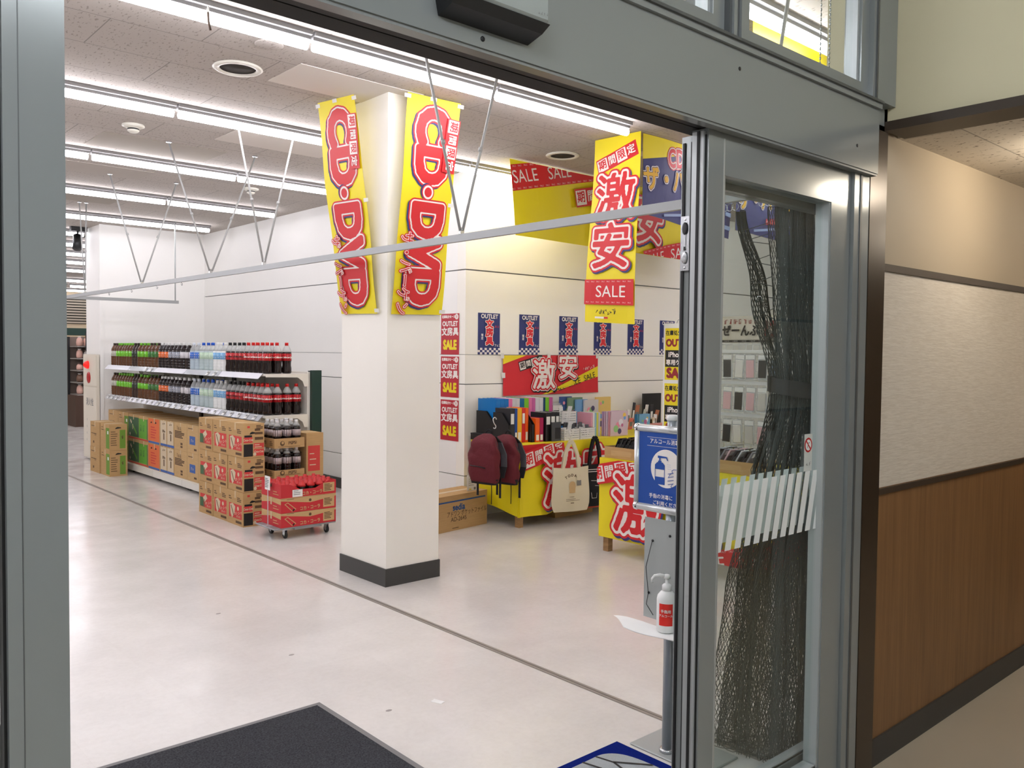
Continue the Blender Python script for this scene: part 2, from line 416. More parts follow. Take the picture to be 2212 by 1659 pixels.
# ---- the shop's far walls
def panel_wall(name, axis, pos, a0, a1, t, mt):
    """panelled wall with open horizontal joints"""
    w = MB()
    for z0, z1 in ((0, .374), (.382, 1.206), (1.214, 1.477), (1.481, 2.238), (2.25, H)):
        d = .006 if z0 > 2.2 and axis == 'x' else 0
        if axis == 'x': w.box(pos+d, a0, z0, pos+t, a1, z1, mt)
        else: w.box(a0, pos+d, z0, a1, pos+t, z1, mt)
    if axis == 'x': w.box(pos+.02, a0+.01, 0, pos+t-.002, a1, H, GREY)
    else: w.box(a0+.02, pos+.02, 0, a1, pos+t-.002, H, GREY)
    return struct(w.build(name))
panel_wall('wall_recess_side', 'x', 4.81, 6.151, 11.95, .12, WALLW)
panel_wall('wall_posters', 'y', 6.03, 4.81, 11.9, .12, WALLC)
struct(MB().box(4.79, 6.04, 0, 4.81, 11.95, .113, BASEB).build('baseboard_recess'))
struct(MB().box(3.44, 11.95, 0, 4.93, 12.6, H, WALLW).box(3.425, 11.94, 0, 3.47, 11.949, H, WALLW).build('wall_recess_end'))
struct(MB().box(3.47, 11.935, 0, 4.79, 11.949, .11, BASEB).build('baseboard_end'))
sbox('wall_far', -9, 26, 0, 12, 26.1, H, paint_material('far_wall_paint', (216,196,164)))
sbox('trim_far', 5.5, 25.97, 1.86, 9, 25.999, 2.06, GREEN)
sbox('wall_shop_left', -9.1, 1.62, 0, -9, 27, H, WALLW)
sbox('wall_shop_right', 11.9, 1.62, 0, 12, 27, H, WALLC)
# the square pillar
p = MB().box(3.0, 4.55, .115, 3.415, 5.1, H, WALLC); struct(p.build('column_pillar'))
struct(MB().box(2.992, 4.542, 0, 3.423, 5.108, .115, BASEB).build('baseboard_pillar'))
# brass expansion strip in the floor
struct(MB().box(2.762, 1.7, -.001, 2.796, 26, .0035, mat('worn_floor_strip', (150,142,134), .5, .2)).box(2.776, 1.7, 0, 2.782, 26, .0042, mat('strip_groove', (108,100,94), .6)).build('trim_floor_strip'))

# ---- the entrance: jambs, header, transom
struct(MB().box(-3.2, 1.37, 2.128, 2.872, 1.44, 2.335, AL).box(-3.2, 1.362, 2.12, 2.872, 1.37, 2.335, AL).box(-3.2, 1.366, 2.113, 2.872, 1.395, 2.128, AL)
    .box(-3.2, 1.396, 2.120, 2.76, 1.430, 2.1285, RUBBER).box(-3.2, 1.352, 2.335, 2.872, 1.44, 2.352, AL).box(-3.2, 1.345, 2.352, 2.872, 1.50, 2.36, ALD).build('lintel_header'))
struct(MB().box(2.763, 1.388, 0, 2.867, 1.455, 2.118, AL).box(2.80, 1.385, 0, 2.812, 1.390, 2.118, ALD).build('jamb_right_post'))
RECSHADE = mat('painted_recess_shade', (30,30,29), .7)  # near-black colour paints in the shade of the deep header recess
struct(MB().box(-3.2, 1.441, 2.1225, 2.745, 1.497, 2.36, RECSHADE).build('lintel_recess_shade'))
def transom(name, x0, x1):
    z0, z1 = 2.36, 3.12; e = empty(name, ((x0+x1)/2, 1.4, z0)); struct(e)
    f = MB(); a, b = x0-e.location.x, x1-e.location.x
    for q in ((a, 0, a+.05, .74), (b-.05, 0, b, .74), (a+.05, 0, b-.05, .045), (a+.05, .70, b-.05, .74)): f.box(q[0], -.03, q[1], q[2], .03, q[3], AL)
    for q in ((a+.05, .045, a+.062, .7), (b-.062, .045, b-.05, .7)): f.box(q[0], -.02, q[1], q[2], .02, q[3], ALL)
    f.build('sash', e); MB().box(a+.05, -.003, .045, b-.05, .003, .7, GLASS).build('pane', e)
transom('window_1', -.1, 1.975); transom('window_2', 2.045, 2.80); transom('window_3', -2.2, -.17)
struct(MB().box(1.975, 1.352, 2.36, 2.045, 1.50, 3.14, ALD).box(1.985, 1.345, 2.36, 2.0, 1.36, 3.14, AL).box(2.02, 1.345, 2.36, 2.035, 1.36, 3.14, AL).build('jamb_mullion'))
struct(MB().box(2.80, 1.352, 2.36, 2.968, 1.45, 3.14, AL).box(2.876, 1.386, 2.283, 2.961, 1.45, 2.36, AL).box(2.815, 1.347, 2.36, 2.825, 1.353, 3.14, ALD).box(-.17, 1.352, 2.36, -.1, 1.50, 3.14, AL).box(-3.2, 1.36, 3.1, 2.884, 1.50, 3.14, AL).build('jamb_transom'))
for x, lab in ((2.675,'beaded blind chain behind the lit transom window, left of the two'),(2.735,'beaded blind chain behind the lit transom window, right of the two')):
    m = MB(); [m.lathe([(.0015,-.006),(.0035,0),(.0015,.006)], STEEL, 6, c=(0,0,.008+.016*k)) for k in range(44)]; m.tube([(0,0,0),(0,0,.72)], .001, STEEL, 5)
    o = m.build('blind_chain'); o.location = (x, 1.475, 2.385); tag(o, lab, 'blind chain')
sbox('wall_over_transom', -3.2, 1.36, 3.14, 3.06, 1.62, 3.34, HALLW)

STR = film_material('white_frosted_film', (246,250,249), .95, .5)
def stripes(mb, x0, x1, y, z0, z1, mt, pitch=.05, wd=.031, lean=.045):
    x = x0-lean
    while x < x1:
        q = [(x, z0), (x+wd, z0), (x+wd+lean, z1), (x+lean, z1)]
        # clip to the pane
        def clip(poly, lim, sgn):
            o = []
            for i in range(len(poly)):
                a, b = poly[i], poly[(i+1) % len(poly)]; ia, ib = sgn*(a[0]-lim) >= 0, sgn*(b[0]-lim) >= 0
                if ia: o.append(a)
                if ia != ib:
                    t = (lim-a[0])/(b[0]-a[0]); o.append((lim, a[1]+(b[1]-a[1])*t))
            return o
        q = clip(q, x0, 1)
        if len(q) > 2: q = clip(q, x1, -1)
        if len(q) > 2: mb.add([(a, y, z) for a, z in q], [list(range(len(q)))], mt)
        x += pitch
def door_leaf(name, x0, x1, y, t, ls, rs, top, bot, strip_y=None, gasket=True):
    """aluminium framed glass leaf: stiles ls / rs wide"""
    e = empty(name, (x0, y, 0)); struct(e); w = x1-x0
    f = MB().box(0, 0, .012, ls, t, 2.118, AL).box(w-rs, 0, .012, w, t, 2.118, AL).box(ls, 0, top, w-rs, t, 2.118, AL).box(ls, 0, .012, w-rs, t, bot, AL)
    for k in range(2):
        d = .010*(k+1)
        f.box(ls, .008*k+.004, bot, ls+.012-d*.4, t-.004, top, ALL).box(w-rs-.012+d*.4, .008*k+.004, bot, w-rs, t-.004, top, ALL)
        f.box(ls+.012, .006, bot, w-rs-.012, t-.006, bot+.014-d*.4, ALL)
    f.build('frame', e)
    if gasket: MB().box(-.004, .006, .03, 0, .012, 2.1, RUBBER).box(-.004, t-.014, .03, 0, t-.006, 2.1, RUBBER).build('gasket', e)
    MB().box(ls, t/2-.003, bot, w-rs, t/2+.003, top, GLASS).build('pane', e)
    s = MB(); stripes(s, ls+.012, w-rs-.012, t/2-.0045, .93, 1.125, STR); s.build('sticker_stripes', e)
    return e
dR = door_leaf('window_fixed_right', 1.958, 2.757, 1.40, .055, .078, .124, 2.0, .13)
MB().box(-.010, .010, .02, -.002, .048, 2.11, ALL).box(-.013, .022, .02, -.004, .030, 2.11, RUBBER).build('cover_strip', dR)
MB().box(.070, -.0006, .02, .0765, .0, 2.1, ALL).build('bead', dR)
sl = door_leaf('door_1', 1.998, 2.862, 1.474, .046, .075, .095, 1.985, .14)
# flush bolt in the leading edge of the sliding leaf
fb = MB().box(-.0105, .008, 1.738, -.005, .038, 1.892, STEEL).build('flush_bolt', sl)
q = MB().lathe([(.0085,0),(.0095,.003),(.007,.004),(.002,.0035)], BLACK, 14, M=Matrix.Translation((-.0105,.022,1.857)) @ Matrix.Rotation(-PI/2, 4, 'Y') @ Matrix.Scale(1.9, 4, (1,0,0)))
q.lathe([(.0085,0),(.0095,.003),(.007,.004),(.002,.0035)], STEEL, 14, M=Matrix.Translation((-.0105,.022,1.775)) @ Matrix.Rotation(-PI/2, 4, 'Y') @ Matrix.Scale(1.9, 4, (1,0,0)))
q.box(-.0125, .019, 1.80, -.0102, .026, 1.848, STEEL).box(-.0128, .0195, 1.795, -.0102, .0255, 1.806, BLACK)
for z in (1.747, 1.883): q.lathe([(.0035,0),(.0035,.001)], CHROME, 10, M=Matrix.Translation((-.0104,.022,z)) @ Matrix.Rotation(-PI/2, 4, 'Y'))
q.build('recessed_pull', fb)
# prohibition sticker on the fixed pane
st = MB(); pr = Print(); pr.rect(PAPERW, -.025, -.085, .025, .036); pr.disc(RED, 0, 0, .024, 32); pr.disc(PAPERW, 0, 0, .018, 32)
pr.stroke(RED, [(-.013,.013),(.013,-.013)], .005); pr.stroke(GREY, [(-.006,-.008),(-.002,.006),(.005,.008)], .003); blur_words(pr, GREY, 0, -.06, .016, 2)
pr.into(st, plane((.608, .0255, 1.21), *FRONT)); st.build('round_sticker', dR)
# left side of the opening
lf = empty('window_fixed_left', (-2.2, 1.372, 0)); struct(lf)
f = MB().box(2.468, 0, .0, 2.548, .06, 2.118, AL).box(2.464, .012, 0, 2.468, .05, 2.118, RUBBER).box(2.487, -.0006, 0, 2.4885, 0, 2.118, ALD).box(0, 0, 0, .1, .06, 2.118, AL).box(.1, 0, 0, 2.468, .06, .13, AL).box(.1, 0, 2.0, 2.468, .06, 2.118, AL)
f.build('frame', lf); MB().box(.1, .027, .13, 2.464, .033, 2.0, GLASS).build('pane', lf)
s = MB(); stripes(s, .12, 2.462, .0255, .93, 1.125, STR); s.build('sticker_stripes', lf)
sbox('wall_hall_front', -3.2, 1.36, 0, -2.2, 1.6, 2.12, HALLW)
sbox('wall_shop_front_left', -9, 1.57, 0, -3.2, 1.62, 3.2, WALLW)

# ---- automatic door sensor over the entrance
e = empty('door_sensor', (1.0, 1.362, 2.155)); tag(e, 'grey automatic door sensor with black lens on the door header', 'sensor')
MB().box(.008, -.055, .034, .262, 0, .098, mat('sensor_shell', (172,180,178), .35, .2), bev=.006).build('housing', e)
b = MB(); V = [(.004,-.052,.034),(.266,-.052,.034),(.266,0,.034),(.004,0,.034),(.012,-.045,.012),(.25,-.045,.012),(.25,0,0),(.012,0,0)]
b.add(V, [(0,1,5,4),(1,2,6,5),(2,3,7,6),(3,0,4,7),(4,5,6,7),(3,2,1,0)], BLACK); b.build('lens', e)
b = MB(); pr = Print(); blur_words(pr, GREY, .24, .048, .007, 4); pr.into(b, plane((0,-.0552,0), *FRONT)); b.build('maker_mark', e)
for i, (x, z) in enumerate(((1.125,2.138),(2.04,2.285),(2.72,2.19))):
    o = MB().lathe([(.0055,0),(.0055,.0015),(.003,.002)], BLACK, 12, M=Matrix.Translation((x,1.362,z)) @ Matrix.Rotation(PI/2,4,'X')).build('screw_plug')
    tag(o, ('small black screw plug in the grey header below the door sensor','small black screw plug in the grey header below the lit transom window','small black screw plug at the far right end of the grey header')[i], 'screw plug')

# ================================================================== lamps
HOUSE = mat('lamp_housing_grey', (134,132,131), .6)
def lamp(x0, x1, y, z=H, glow=TUBE):
    e = empty('ceiling_lamp', ((x0+x1)/2, y, z)); L = (x1-x0)/2
    MB().box(-L, -.045, -.022, L, .045, 0, HOUSE).box(-L, -.022, -.04, L, .022, -.022, HOUSE).build('lamp_housing', e)
    t = MB(); t.tube([(-L+.012,0,-.064),(L-.012,0,-.064)], .026, glow, 12); t.build('tube', e)
    return e
rows = [(2.23, [(-4,), (-2.76,), (-1.52,), (-.3,), (.94,), (2.94,), (5.7,), (6.94,), (8.2,)], 'white strip ceiling lamp closest behind the glass transom, in a row partly added for light'),  # last three units are added out of view to brighten the entrance zone
        (4.0, [(-4.06,), (-2.82,), (-1.58,), (-.34,), (.93,), (2.17,), (3.41,), (5.55,), (6.8,), (8.05,)], 'white strip ceiling lamp in the brightest row just inside the entrance, partly added for light'),  # the three rightmost units are unseen additions lighting pillar and poster wall
        (5.76, [(-4.06,), (-2.82,), (-1.58,), (-.34,), (.9,), (2.14,), (3.38,), (4.62,)], 'white strip ceiling lamp in the row passing behind the pillar'),
        (7.53, [(-4.1,), (-2.86,), (-1.62,), (-.38,), (.86,), (2.1,), (3.34,)], 'white strip ceiling lamp in the row over the near end of the drinks shelf'),
        (9.28, [(-4.1,), (-2.86,), (-1.62,), (-.38,), (.86,), (2.1,), (3.34,)], 'white strip ceiling lamp in the row over the middle of the drinks shelf'),
        (11.05, [(-4.1,), (-2.86,), (-1.62,), (-.38,), (.86,), (2.1,), (3.3,)], 'white strip ceiling lamp in the last row before the end wall')]
first = None
for y, xs, lab in rows:
    first = None if y in (2.23, 7.53, 9.28) else first
    for (x,) in xs:
        L = 1.225
        if first is None: first = lamp(0, L, y, H, TUBE if y < 7 else TUBE2 if y < 9 else TUBE3); first.location = (x+L/2, y, H); o = first
        else: o = dup(first, (x+L/2, y, H))
        tag(o, lab, 'ceiling lamp', 'strip lamps, row at '+('the transom' if y < 3 else 'the entrance' if y < 5 else 'the pillar' if y < 6 else 'the shelf near end' if y < 8 else 'the shelf middle' if y < 10 else 'the end wall'))
for y in (12.75, 14.1, 15.5, 17.0, 18.8, 21.6, 23.5, 25.3):
    for x in (-3.4, -.9, 1.6, 4.1, 6.6, 9.1):
        if y > 20 and x < 4 or y < 20 and x > 7: continue
        o = dup(first, (x+.65, y, H)); o.scale = (2.0, 1, 1)
        tag(o, 'strip ceiling lamp far back in the supermarket beyond the end wall', 'ceiling lamp', 'strip lamps far back in the supermarket')
for i, (x, y, rz) in enumerate(((-.9, -.5, PI/2), (1.0, -1.4, 0))):
    o = lamp(-.6, .6, 0, 3.3, HTUBE); o.location = (x, y, 3.3); o.rotation_euler.z = rz; tag(o, 'strip lamp on the entrance hall ceiling, '+('near the left glazing' if i == 0 else 'before the dark opening'), 'ceiling lamp')
o = lamp(-.20, .20, 0, 2.29, mat('lit_corridor_tube', (255,240,218), .5, emit=SPOT_POWER)); o.location = (3.70, .92, 2.29); tag(o, 'short warm strip lamp on the corridor ceiling close to the brown column', 'ceiling lamp')
o = dup(o, (5.3, .62, 2.29), 0, 'short warm strip lamp farther along the corridor ceiling'); o.scale = (2, 1, 1)

# ---- ceiling fittings
def ring_speaker(x, y, lab):
    e = empty('ceiling_speaker', (x, y, H)); tag(e, lab, 'speaker')
    MB().lathe([(.10,0),(.135,0),(.14,-.006),(.128,-.014),(.105,-.014),(.10,-.006)], OFFW, 32, caps=False).build('rim', e)
    MB().lathe([(.104,-.004),(.104,-.001)], mat('speaker_grille', (52,47,41), .9), 32).build('grille', e)
ring_speaker(2.12, 4.77, 'round dark ceiling speaker between the two front lamp rows'); ring_speaker(4.99, 5.0, 'round dark ceiling speaker above the yellow sale banner')
def detector(x, y, lab):
    e = empty('smoke_detector', (x, y, H)); tag(e, lab, 'smoke detector')
    MB().lathe([(.075,0),(.078,-.012),(.055,-.022)], OFFW, 24).build('base', e); MB().lathe([(.04,-.022),(.04,-.045),(.028,-.055),(.005,-.057)], OFFW, 20).lathe([(.0405,-.028),(.0405,-.038)], BLACK, 20).build('head', e)
detector(2.10, 6.5, 'white smoke detector left of the lamp hangers'); detector(3.78, 8.2, 'small white smoke detector far back near the recess wall')
tag(MB().lathe([(.075,0),(.075,-.005),(.07,-.008)], CEIL, 28, c=(2.08,4.29,H)).build('ceiling_cover_plate'), 'flat round blank cover plate on the ceiling', 'cover plate')
tag(MB().box(2.32,3.97,H-.004,2.42,4.06,H,mat('hatch_grey',(150,143,134),.8)).box(2.36,3.99,H-.006,2.41,4.04,H-.003,OFFW).build('ceiling_plate'), 'small square plate on the ceiling by the front lamp row', 'cover plate')
e = empty('ceiling_hook', (1.62, 3.97, H)); tag(e, 'dark hook dangling on a short cord from the ceiling', 'hook')
MB().tube([(0,0,0),(0,0,-.05)], .004, OFFW, 6).build('cord', e); MB().tube([(0,0,-.05),(.002,0,-.09),(.012,0,-.13)], .006, mat('hook_brown',(92,74,60),.5), 6).build('hook_tip', e)
# plain replacement tiles in the ceiling
for i, (x, y, w, d, c, lab) in enumerate(((2.35,4.45,.85,.42,(222,214,206),'pale plain ceiling tile beside the near speaker'), (2.7,6.05,.9,.45,(214,206,198),'pale plain ceiling tile just behind the second lamp row'), (2.0,6.85,.95,.5,(176,168,158),'darker ceiling tile in front of the third lamp row'),
     (1.9,8.1,.9,.45,(184,176,168),'darker ceiling tile behind the third lamp row'), (2.15,9.7,.9,.55,(168,160,150),'darker ceiling tile behind the fourth lamp row'), (5.35,4.15,.6,.42,(226,216,202),'pale plain ceiling tile beside the speaker over the sale banner'))):
    tag(MB().box(x, y, H-.003, x+w, y+d, H, mat('ceiling_tile_%d' % i, c, .9, spec=.1)).build('ceiling_tile'), lab, 'ceiling tile')
# ================================================================== printed banners and posters
GOLD = mat('amber_print', (226,176,44), .5); SKY = mat('pale_blue_print', (148,166,206), .5); ORG = mat('orange_print', (238,108,30), .5)
def big_text(pr, s, x, y, size, fill=RED, line=WPRINT, edge=RED, shade=NAVY, rot=0, sx=1., g=(.018,.062,.098), off=(.03,-.035), shear=0):
    """outlined display lettering: shade, outer edge, pale outline, fill"""
    if shade: pr.text(shade, s, x+off[0]*size, y+off[1]*size, size, g[2], sx, rot, shear)
    if edge: pr.text(edge, s, x, y, size, g[2], sx, rot, shear)
    pr.text(line, s, x, y, size, g[1], sx, rot, shear); pr.text(fill, s, x, y, size, g[0], sx, rot, shear)
def limited_tag(pr, x, y, size, rot, a=RED, b=WPRINT, vert=False):
    """the four boxed characters, alternately filled and open"""
    t = math.radians(rot); w = size*1.22
    pts = [(-.58*w, -.62*w), (3.58*w, -.62*w), (3.58*w, .62*w), (-.58*w, .62*w)]
    R = lambda p: (x+p[0]*math.cos(t)-p[1]*math.sin(t), y+p[0]*math.sin(t)+p[1]*math.cos(t))
    pr.poly(a, [R(p) for p in pts])
    for i, ch in enumerate('期間限定'):
        c = R((i*w, 0))
        if i in (0, 2):
            h = .5*w; pr.poly(b, [R((i*w+dx*h, dy*h)) for dx, dy in ((-1,-1),(1,-1),(1,1),(-1,1))])
        pr.text(a if i in (0, 2) else b, ch, c[0], c[1], size, .018, 1, rot)
def sale_band(pr, x, y, L, hgt, rot, a=RED, b=WPRINT, n=None, size=None):
    t = math.radians(rot); R = lambda p: (x+p[0]*math.cos(t)-p[1]*math.sin(t), y+p[0]*math.sin(t)+p[1]*math.cos(t))
    pr.poly(a, [R(p) for p in ((0, 0), (L, 0), (L, hgt), (0, hgt))])
    size = size or hgt*.72; st = size*2.75; k = 0
    while .55*st+k*st < L:
        c = R((.5*st+k*st, hgt*.5)); pr.text(b, 'SALE', c[0], c[1], size, .0, .95, rot); k += 1
    sm = hgt*.1; st = sm*3.2; k = 0
    while (k+1)*st < L:
        for v in (.07, .93):
            c = R((.5*st+k*st, hgt*v)); pr.text(b, 'SALE', c[0], c[1], sm, 0, 1, rot, N=14)
        k += 1
def scribble(pr, mt, x, y, w, rot=0):
    """the brush-written shop mark, too small to read"""
    rnd = random.Random(5); t = math.radians(rot); P = []
    for i in range(9):
        cx = (i+.5)/9*w; h = w*.1; pts = []
        for k in range(4): pts.append((cx+rnd.uniform(-.04,.05)*w, rnd.uniform(-1,1)*h+.02*w*math.sin(i)))
        pts = [(x+a*math.cos(t)-b*math.sin(t), y+a*math.sin(t)+b*math.cos(t)) for a, b in pts]
        pr.stroke(mt, pts, w*.022)
    return pr
def bargain_design(h=.6, W=2.8, b0=-.02, ty=.40, cell=.06):
    pr = Print(cell); k = h/.6
    sale_band(pr, b0*k, .345*k, 1.0*k, .2*k, 12.5)
    limited_tag(pr, .78*k, ty*k, .10*k, 13)
    big_text(pr, '激', 1.17*k, .255*k, .47*k); big_text(pr, '安', 1.66*k, .285*k, .46*k)
    sale_band(pr, 1.62*k, -.17*k, 1.25*k, .2*k, 13)
    scribble(pr, BLKP, 2.0*k, .46*k, .36*k, 8)
    return pr
def clip_design(pr, x0, y0, x1, y1):
    """trims a design to the cloth"""
    for i, (mt, polys) in enumerate(pr.layers):
        out = []
        for p in polys:
            q = [tuple(a) for a in p]
            for ax, lim, sg in ((0, x0, 1), (0, x1, -1), (1, y0, 1), (1, y1, -1)):
                o = []
                for j in range(len(q)):
                    a, b = q[j], q[(j+1) % len(q)]; da, db = sg*(a[ax]-lim), sg*(b[ax]-lim)
                    if da >= 0: o.append(a)
                    if (da > 0 and db < 0) or (da < 0 and db > 0):
                        t = da/(da-db); o.append((a[0]+(b[0]-a[0])*t, a[1]+(b[1]-a[1])*t))
                q = o
                if len(q) < 3: break
            if len(q) >= 3: out.append(np.array(q))
        pr.layers[i] = (mt, out)
    return pr
YELC = mat('yellow_cloth', (242,222,26), .45); REDC = mat('red_cloth', (214,34,44), .5)
# big yellow sale banner hanging from the ceiling
pr = clip_design(bargain_design(.62, 2.9), 0, 0, 2.85, .62)
fn = bilinear((4.87,5.45,2.50), (7.75,5.45,2.47), (4.74,5.37,3.112), (7.75,5.40,3.112), 2.85, .62, lambda x, y: .035*math.sin(x*5.1+.6)*(1-y/.62)*.9+.006*math.sin(x*11+y*5))
tag(sheet('sale_banner', pr, 2.85, .62, fn, YELC), 'wide yellow sale banner with red bands hanging by the round speaker', 'banner')
# CD banners hanging from the ceiling to the pillar
def cd_design(L, Wd):
    pr = Print(.05); pr.rot(-90, 0, L); g = (.055, .085, .115)
    big_text(pr, 'CD', .305, Wd*.50, .35, g=g, sx=.95); pr.disc(NAVY, .592, Wd*.50-.012, .052); pr.disc(RED, .597, Wd*.50, .052); pr.disc(WPRINT, .597, Wd*.50, .044); pr.disc(RED, .597, Wd*.50, .031)
    big_text(pr, 'DVD', .985, Wd*.50, .35, g=g, sx=.90)
    limited_tag(pr, .16, Wd*.89, .068, -3)
    for s, mt, g in (('ザ・バーゲン', RED, .10), ('ザ・バーゲン', WPRINT, .045), ('ザ・バーゲン', RED, .0)): pr.text(mt, s, 1.12, Wd*.145, .11, g, .8)
    return pr
for i, (bl, br, tl, tr, lab) in enumerate((((2.985,5.08,1.75),(2.985,4.64,1.74),(2.79,5.06,3.112),(2.86,4.73,3.112),'yellow disc sale banner on the aisle side of the pillar, leaning out from the ceiling'),
        ((3.02,4.535,1.735),(3.415,4.535,1.745),(3.08,4.45,3.112),(3.475,4.42,3.112),'yellow disc sale banner on the entrance side of the pillar, behind the hanger rods'))):
    w = .42; fn = bilinear(bl, br, tl, tr, w, 1.38, lambda x, y: .010*math.sin(x*7+y*2)*math.sin(PI*y/1.38)+.004*math.sin(y*9))
    o = sheet('disc_sale_banner', cd_design(1.38, w), w, 1.38, fn, YELC); tag(o, lab, 'banner')
    for (x, y) in ((.0,1.36),(.42,1.36),(.42,.72),(.42,.02),(.2,1.37)):
        f2 = lambda a, b, d: fn(a, b, d+.002); t = MB(); t.add([f2(x-.025,y-.012,0),f2(x+.025,y-.012,0),f2(x+.025,y+.012,0),f2(x-.025,y+.012,0)], [(0,1,2,3)], TAPE); t.build('tape', o)
# vertical bargain banner
pr = Print(.07); w, h = .43, 1.39
limited_tag(pr, .085, h-.20, .075, 17); big_text(pr, '激', w*.52, h-.47, .36); big_text(pr, '安', w*.5, h-.84, .36)
pr.rect(RED, 0, .135, w, .325); pr.text(WPRINT, 'SALE', w*.54, .23, .125, .0, 1)
for k in range(9):
    for yy in (.153, .308): pr.text(WPRINT, 'SALE', .03+k*.047, yy, .014, 0, N=14)
scribble(pr, BLKP, .12, .075, .2, 3); pr.rect(WPRINT, .13, .030, .21, .044); pr.rect(RED, .21, .030, .245, .044)
fn = bilinear((4.8,4.545,1.745), (4.8,4.05,1.715), (4.80,4.47,3.112), (4.83,4.05,3.112), w, h, lambda x, y: .0011*math.sin(x*30)+.012*math.sin(y*4))
o = sheet('bargain_banner', pr, w, h, fn, YELC); tag(o, 'tall narrow yellow bargain banner hanging in front of the blue banner', 'banner')
# blue and yellow disc banners in a row
def blue_design(W=1.18, h=.6):
    pr = Print(.06)
    n = 10; pr.push(NAVY, [[(W*i/n, 0), (W*(i+1)/n, 0), (W*(i+1)/n, min(h, .41+.34*(i+1)/n*.75)), (W*i/n, min(h, .41+.34*i/n*.75))] for i in range(n)])
    for s, mt, g in (('CD・DVD', RED, .11), ('CD・DVD', WPRINT, .075), ('CD・DVD', RED, .03)): pr.text(mt, s, .64, .50, .19, g, .82, 7)
    for s, mt, g in (('ザ・バーゲン', NAVY, .11), ('ザ・バーゲン', WPRINT, .085), ('ザ・バーゲン', NAVY, .05), ('ザ・バーゲン', GOLD, .028)): pr.text(mt, s, .54, .315, .19, g, .95, 6)
    for k in range(4): pr.push(SKY, [[(W*.90+.02*k, .06+.1*k), (W, .06+.1*k), (W, .09+.1*k), (W*.90+.02*k, .09+.1*k)]])
    pr.stroke(SKY, [(.25,.03),(.6,.09),(1.0,.16)], .02); pr.rect(RED, .44, .11, .49, .16); blur_words(pr, WPRINT, .465, .135, .036, 1)
    for k in range(2): pr.rect(RED, .50+k*.055, .12+k*.006, .55+k*.055, .17+k*.006); blur_words(pr, WPRINT, .525+k*.055, .145+k*.006, .036, 1)
    return clip_design(pr, 0, 0, W, h)
bd = blue_design()
for x0, x1, y, zl, zr, lab in ((4.90,6.07,4.08,2.53,2.46,'blue and yellow disc sale banner half hidden by the tall yellow banner'), (6.09,7.35,4.08,2.53,2.50,'blue and yellow disc sale banner seen through the glass above the net'), ):
    fn = bilinear((x0,y,zl), (x1,y+.05,zr), (x0,y,3.112), (x1,y,3.112), 1.18, .6, lambda x, y: .01*math.sin(x*8))
    tag(sheet('blue_disc_banner', bd, 1.18, .6, fn, YELC), lab, 'banner')
pr = Print(.06); pr.poly(NAVY, [(0,0),(.42,0),(.21,.23),(0,.46)])
fn = bilinear((3.58,2.32,2.52), (4.72,2.34,2.52), (3.58,2.32,3.112), (4.72,2.34,3.112), 1.0, .6, lambda x, y: .006*math.sin(x*8))
tag(sheet('yellow_banner', pr, 1.0, .6, fn, YELC), 'yellow banner with a blue corner glowing behind the lit transom window', 'banner')
# red wall banner
pr = Print(.06); pr.poly(YEL, [(0,.385),(0,.30),(.30,.385)]); pr.text(BLKP, 'SALE', .10, .352, .06, 0, 1.1, 14); 
limited_tag(pr, .25, .285, .062, 14, BLKP, WPRINT)
pr.poly(YEL, [(.55,0),(1.30,.165),(1.30,.275),(.62,.04),(.50,0)])
for k in range(3): pr.text(BLKP, 'SALE', .73+k*.22, .055+k*.055, .085, .0, 1, 14)
for ch, x, y, s in (('激', .52, .175, .31), ('安', .85, .255, .27)):
    for mt, g, dx, dy in ((BLKP, .09, .010, -.012), (WPRINT, .088, 0, 0), (RED, .064, 0, 0), (WPRINT, .016, 0, 0)): pr.text(mt, ch, x+dx, y+dy, s, g)
scribble(pr, WPRINT, 1.06, .24, .17, 12); clip_design(pr, 0, 0, 1.31, .385)
fn = bilinear((5.255,6.018,1.095), (6.565,6.018,1.10), (5.25,6.022,1.475), (6.56,6.022,1.48), 1.31, .385, lambda x, y: .004+.004*math.sin(x*12+y*7))
o = sheet('red_sale_banner', pr, 1.31, .385, fn, REDC); tag(o, 'red sale banner with yellow corners taped to the wall behind the stationery', 'banner')
for x, y in ((-.01,.385),(.6,.385),(1.3,.385),(0,.2)):
    t = MB(); t.add([fn(x-.022,y-.03,.004),fn(x+.022,y-.03,.004),fn(x+.022,y+.02,.004),fn(x-.022,y+.02,.004)], [(0,1,2,3)], TAPE); t.build('tape', o)
# blue stationery posters along the wall
def blue_poster():
    pr = Print(); w, h = .265, .38; B = mat('poster_blue', (42,50,112), .4); R2 = mat('poster_red', (222,44,52), .5)
    pr.rect(B, 0, 0, w, h)
    for i in range(10):
        for j in range(3):
            pr.rect(WPRINT if (i+j) % 2 else B, w*i/10, .06*j/3, w*(i+1)/10, .06*(j+1)/3)
    pr.text(WPRINT, 'OUTLET', w/2, h-.032, .054, .035, 1.02)
    for k, ch in enumerate('文房具'): pr.text(WPRINT, ch, w*.5, h-.105-k*.078, .082, .11, 1.15); pr.text(R2, ch, w*.5, h-.105-k*.078, .082, .05, 1.15)
    blur_words(pr, R2, w*.84, h-.12, .03, 2); pr.text(WPRINT, '限\n定', w*.16, .16, .028, .02); pr.text(WPRINT, 'フェア', w*.86, .083, .027, .03)
    m = MB(); m.box(0, 0, 0, w, .0015, h, PAPERW); pr.into(m, plane((0,0,0), *FRONT)); return m
o0 = None
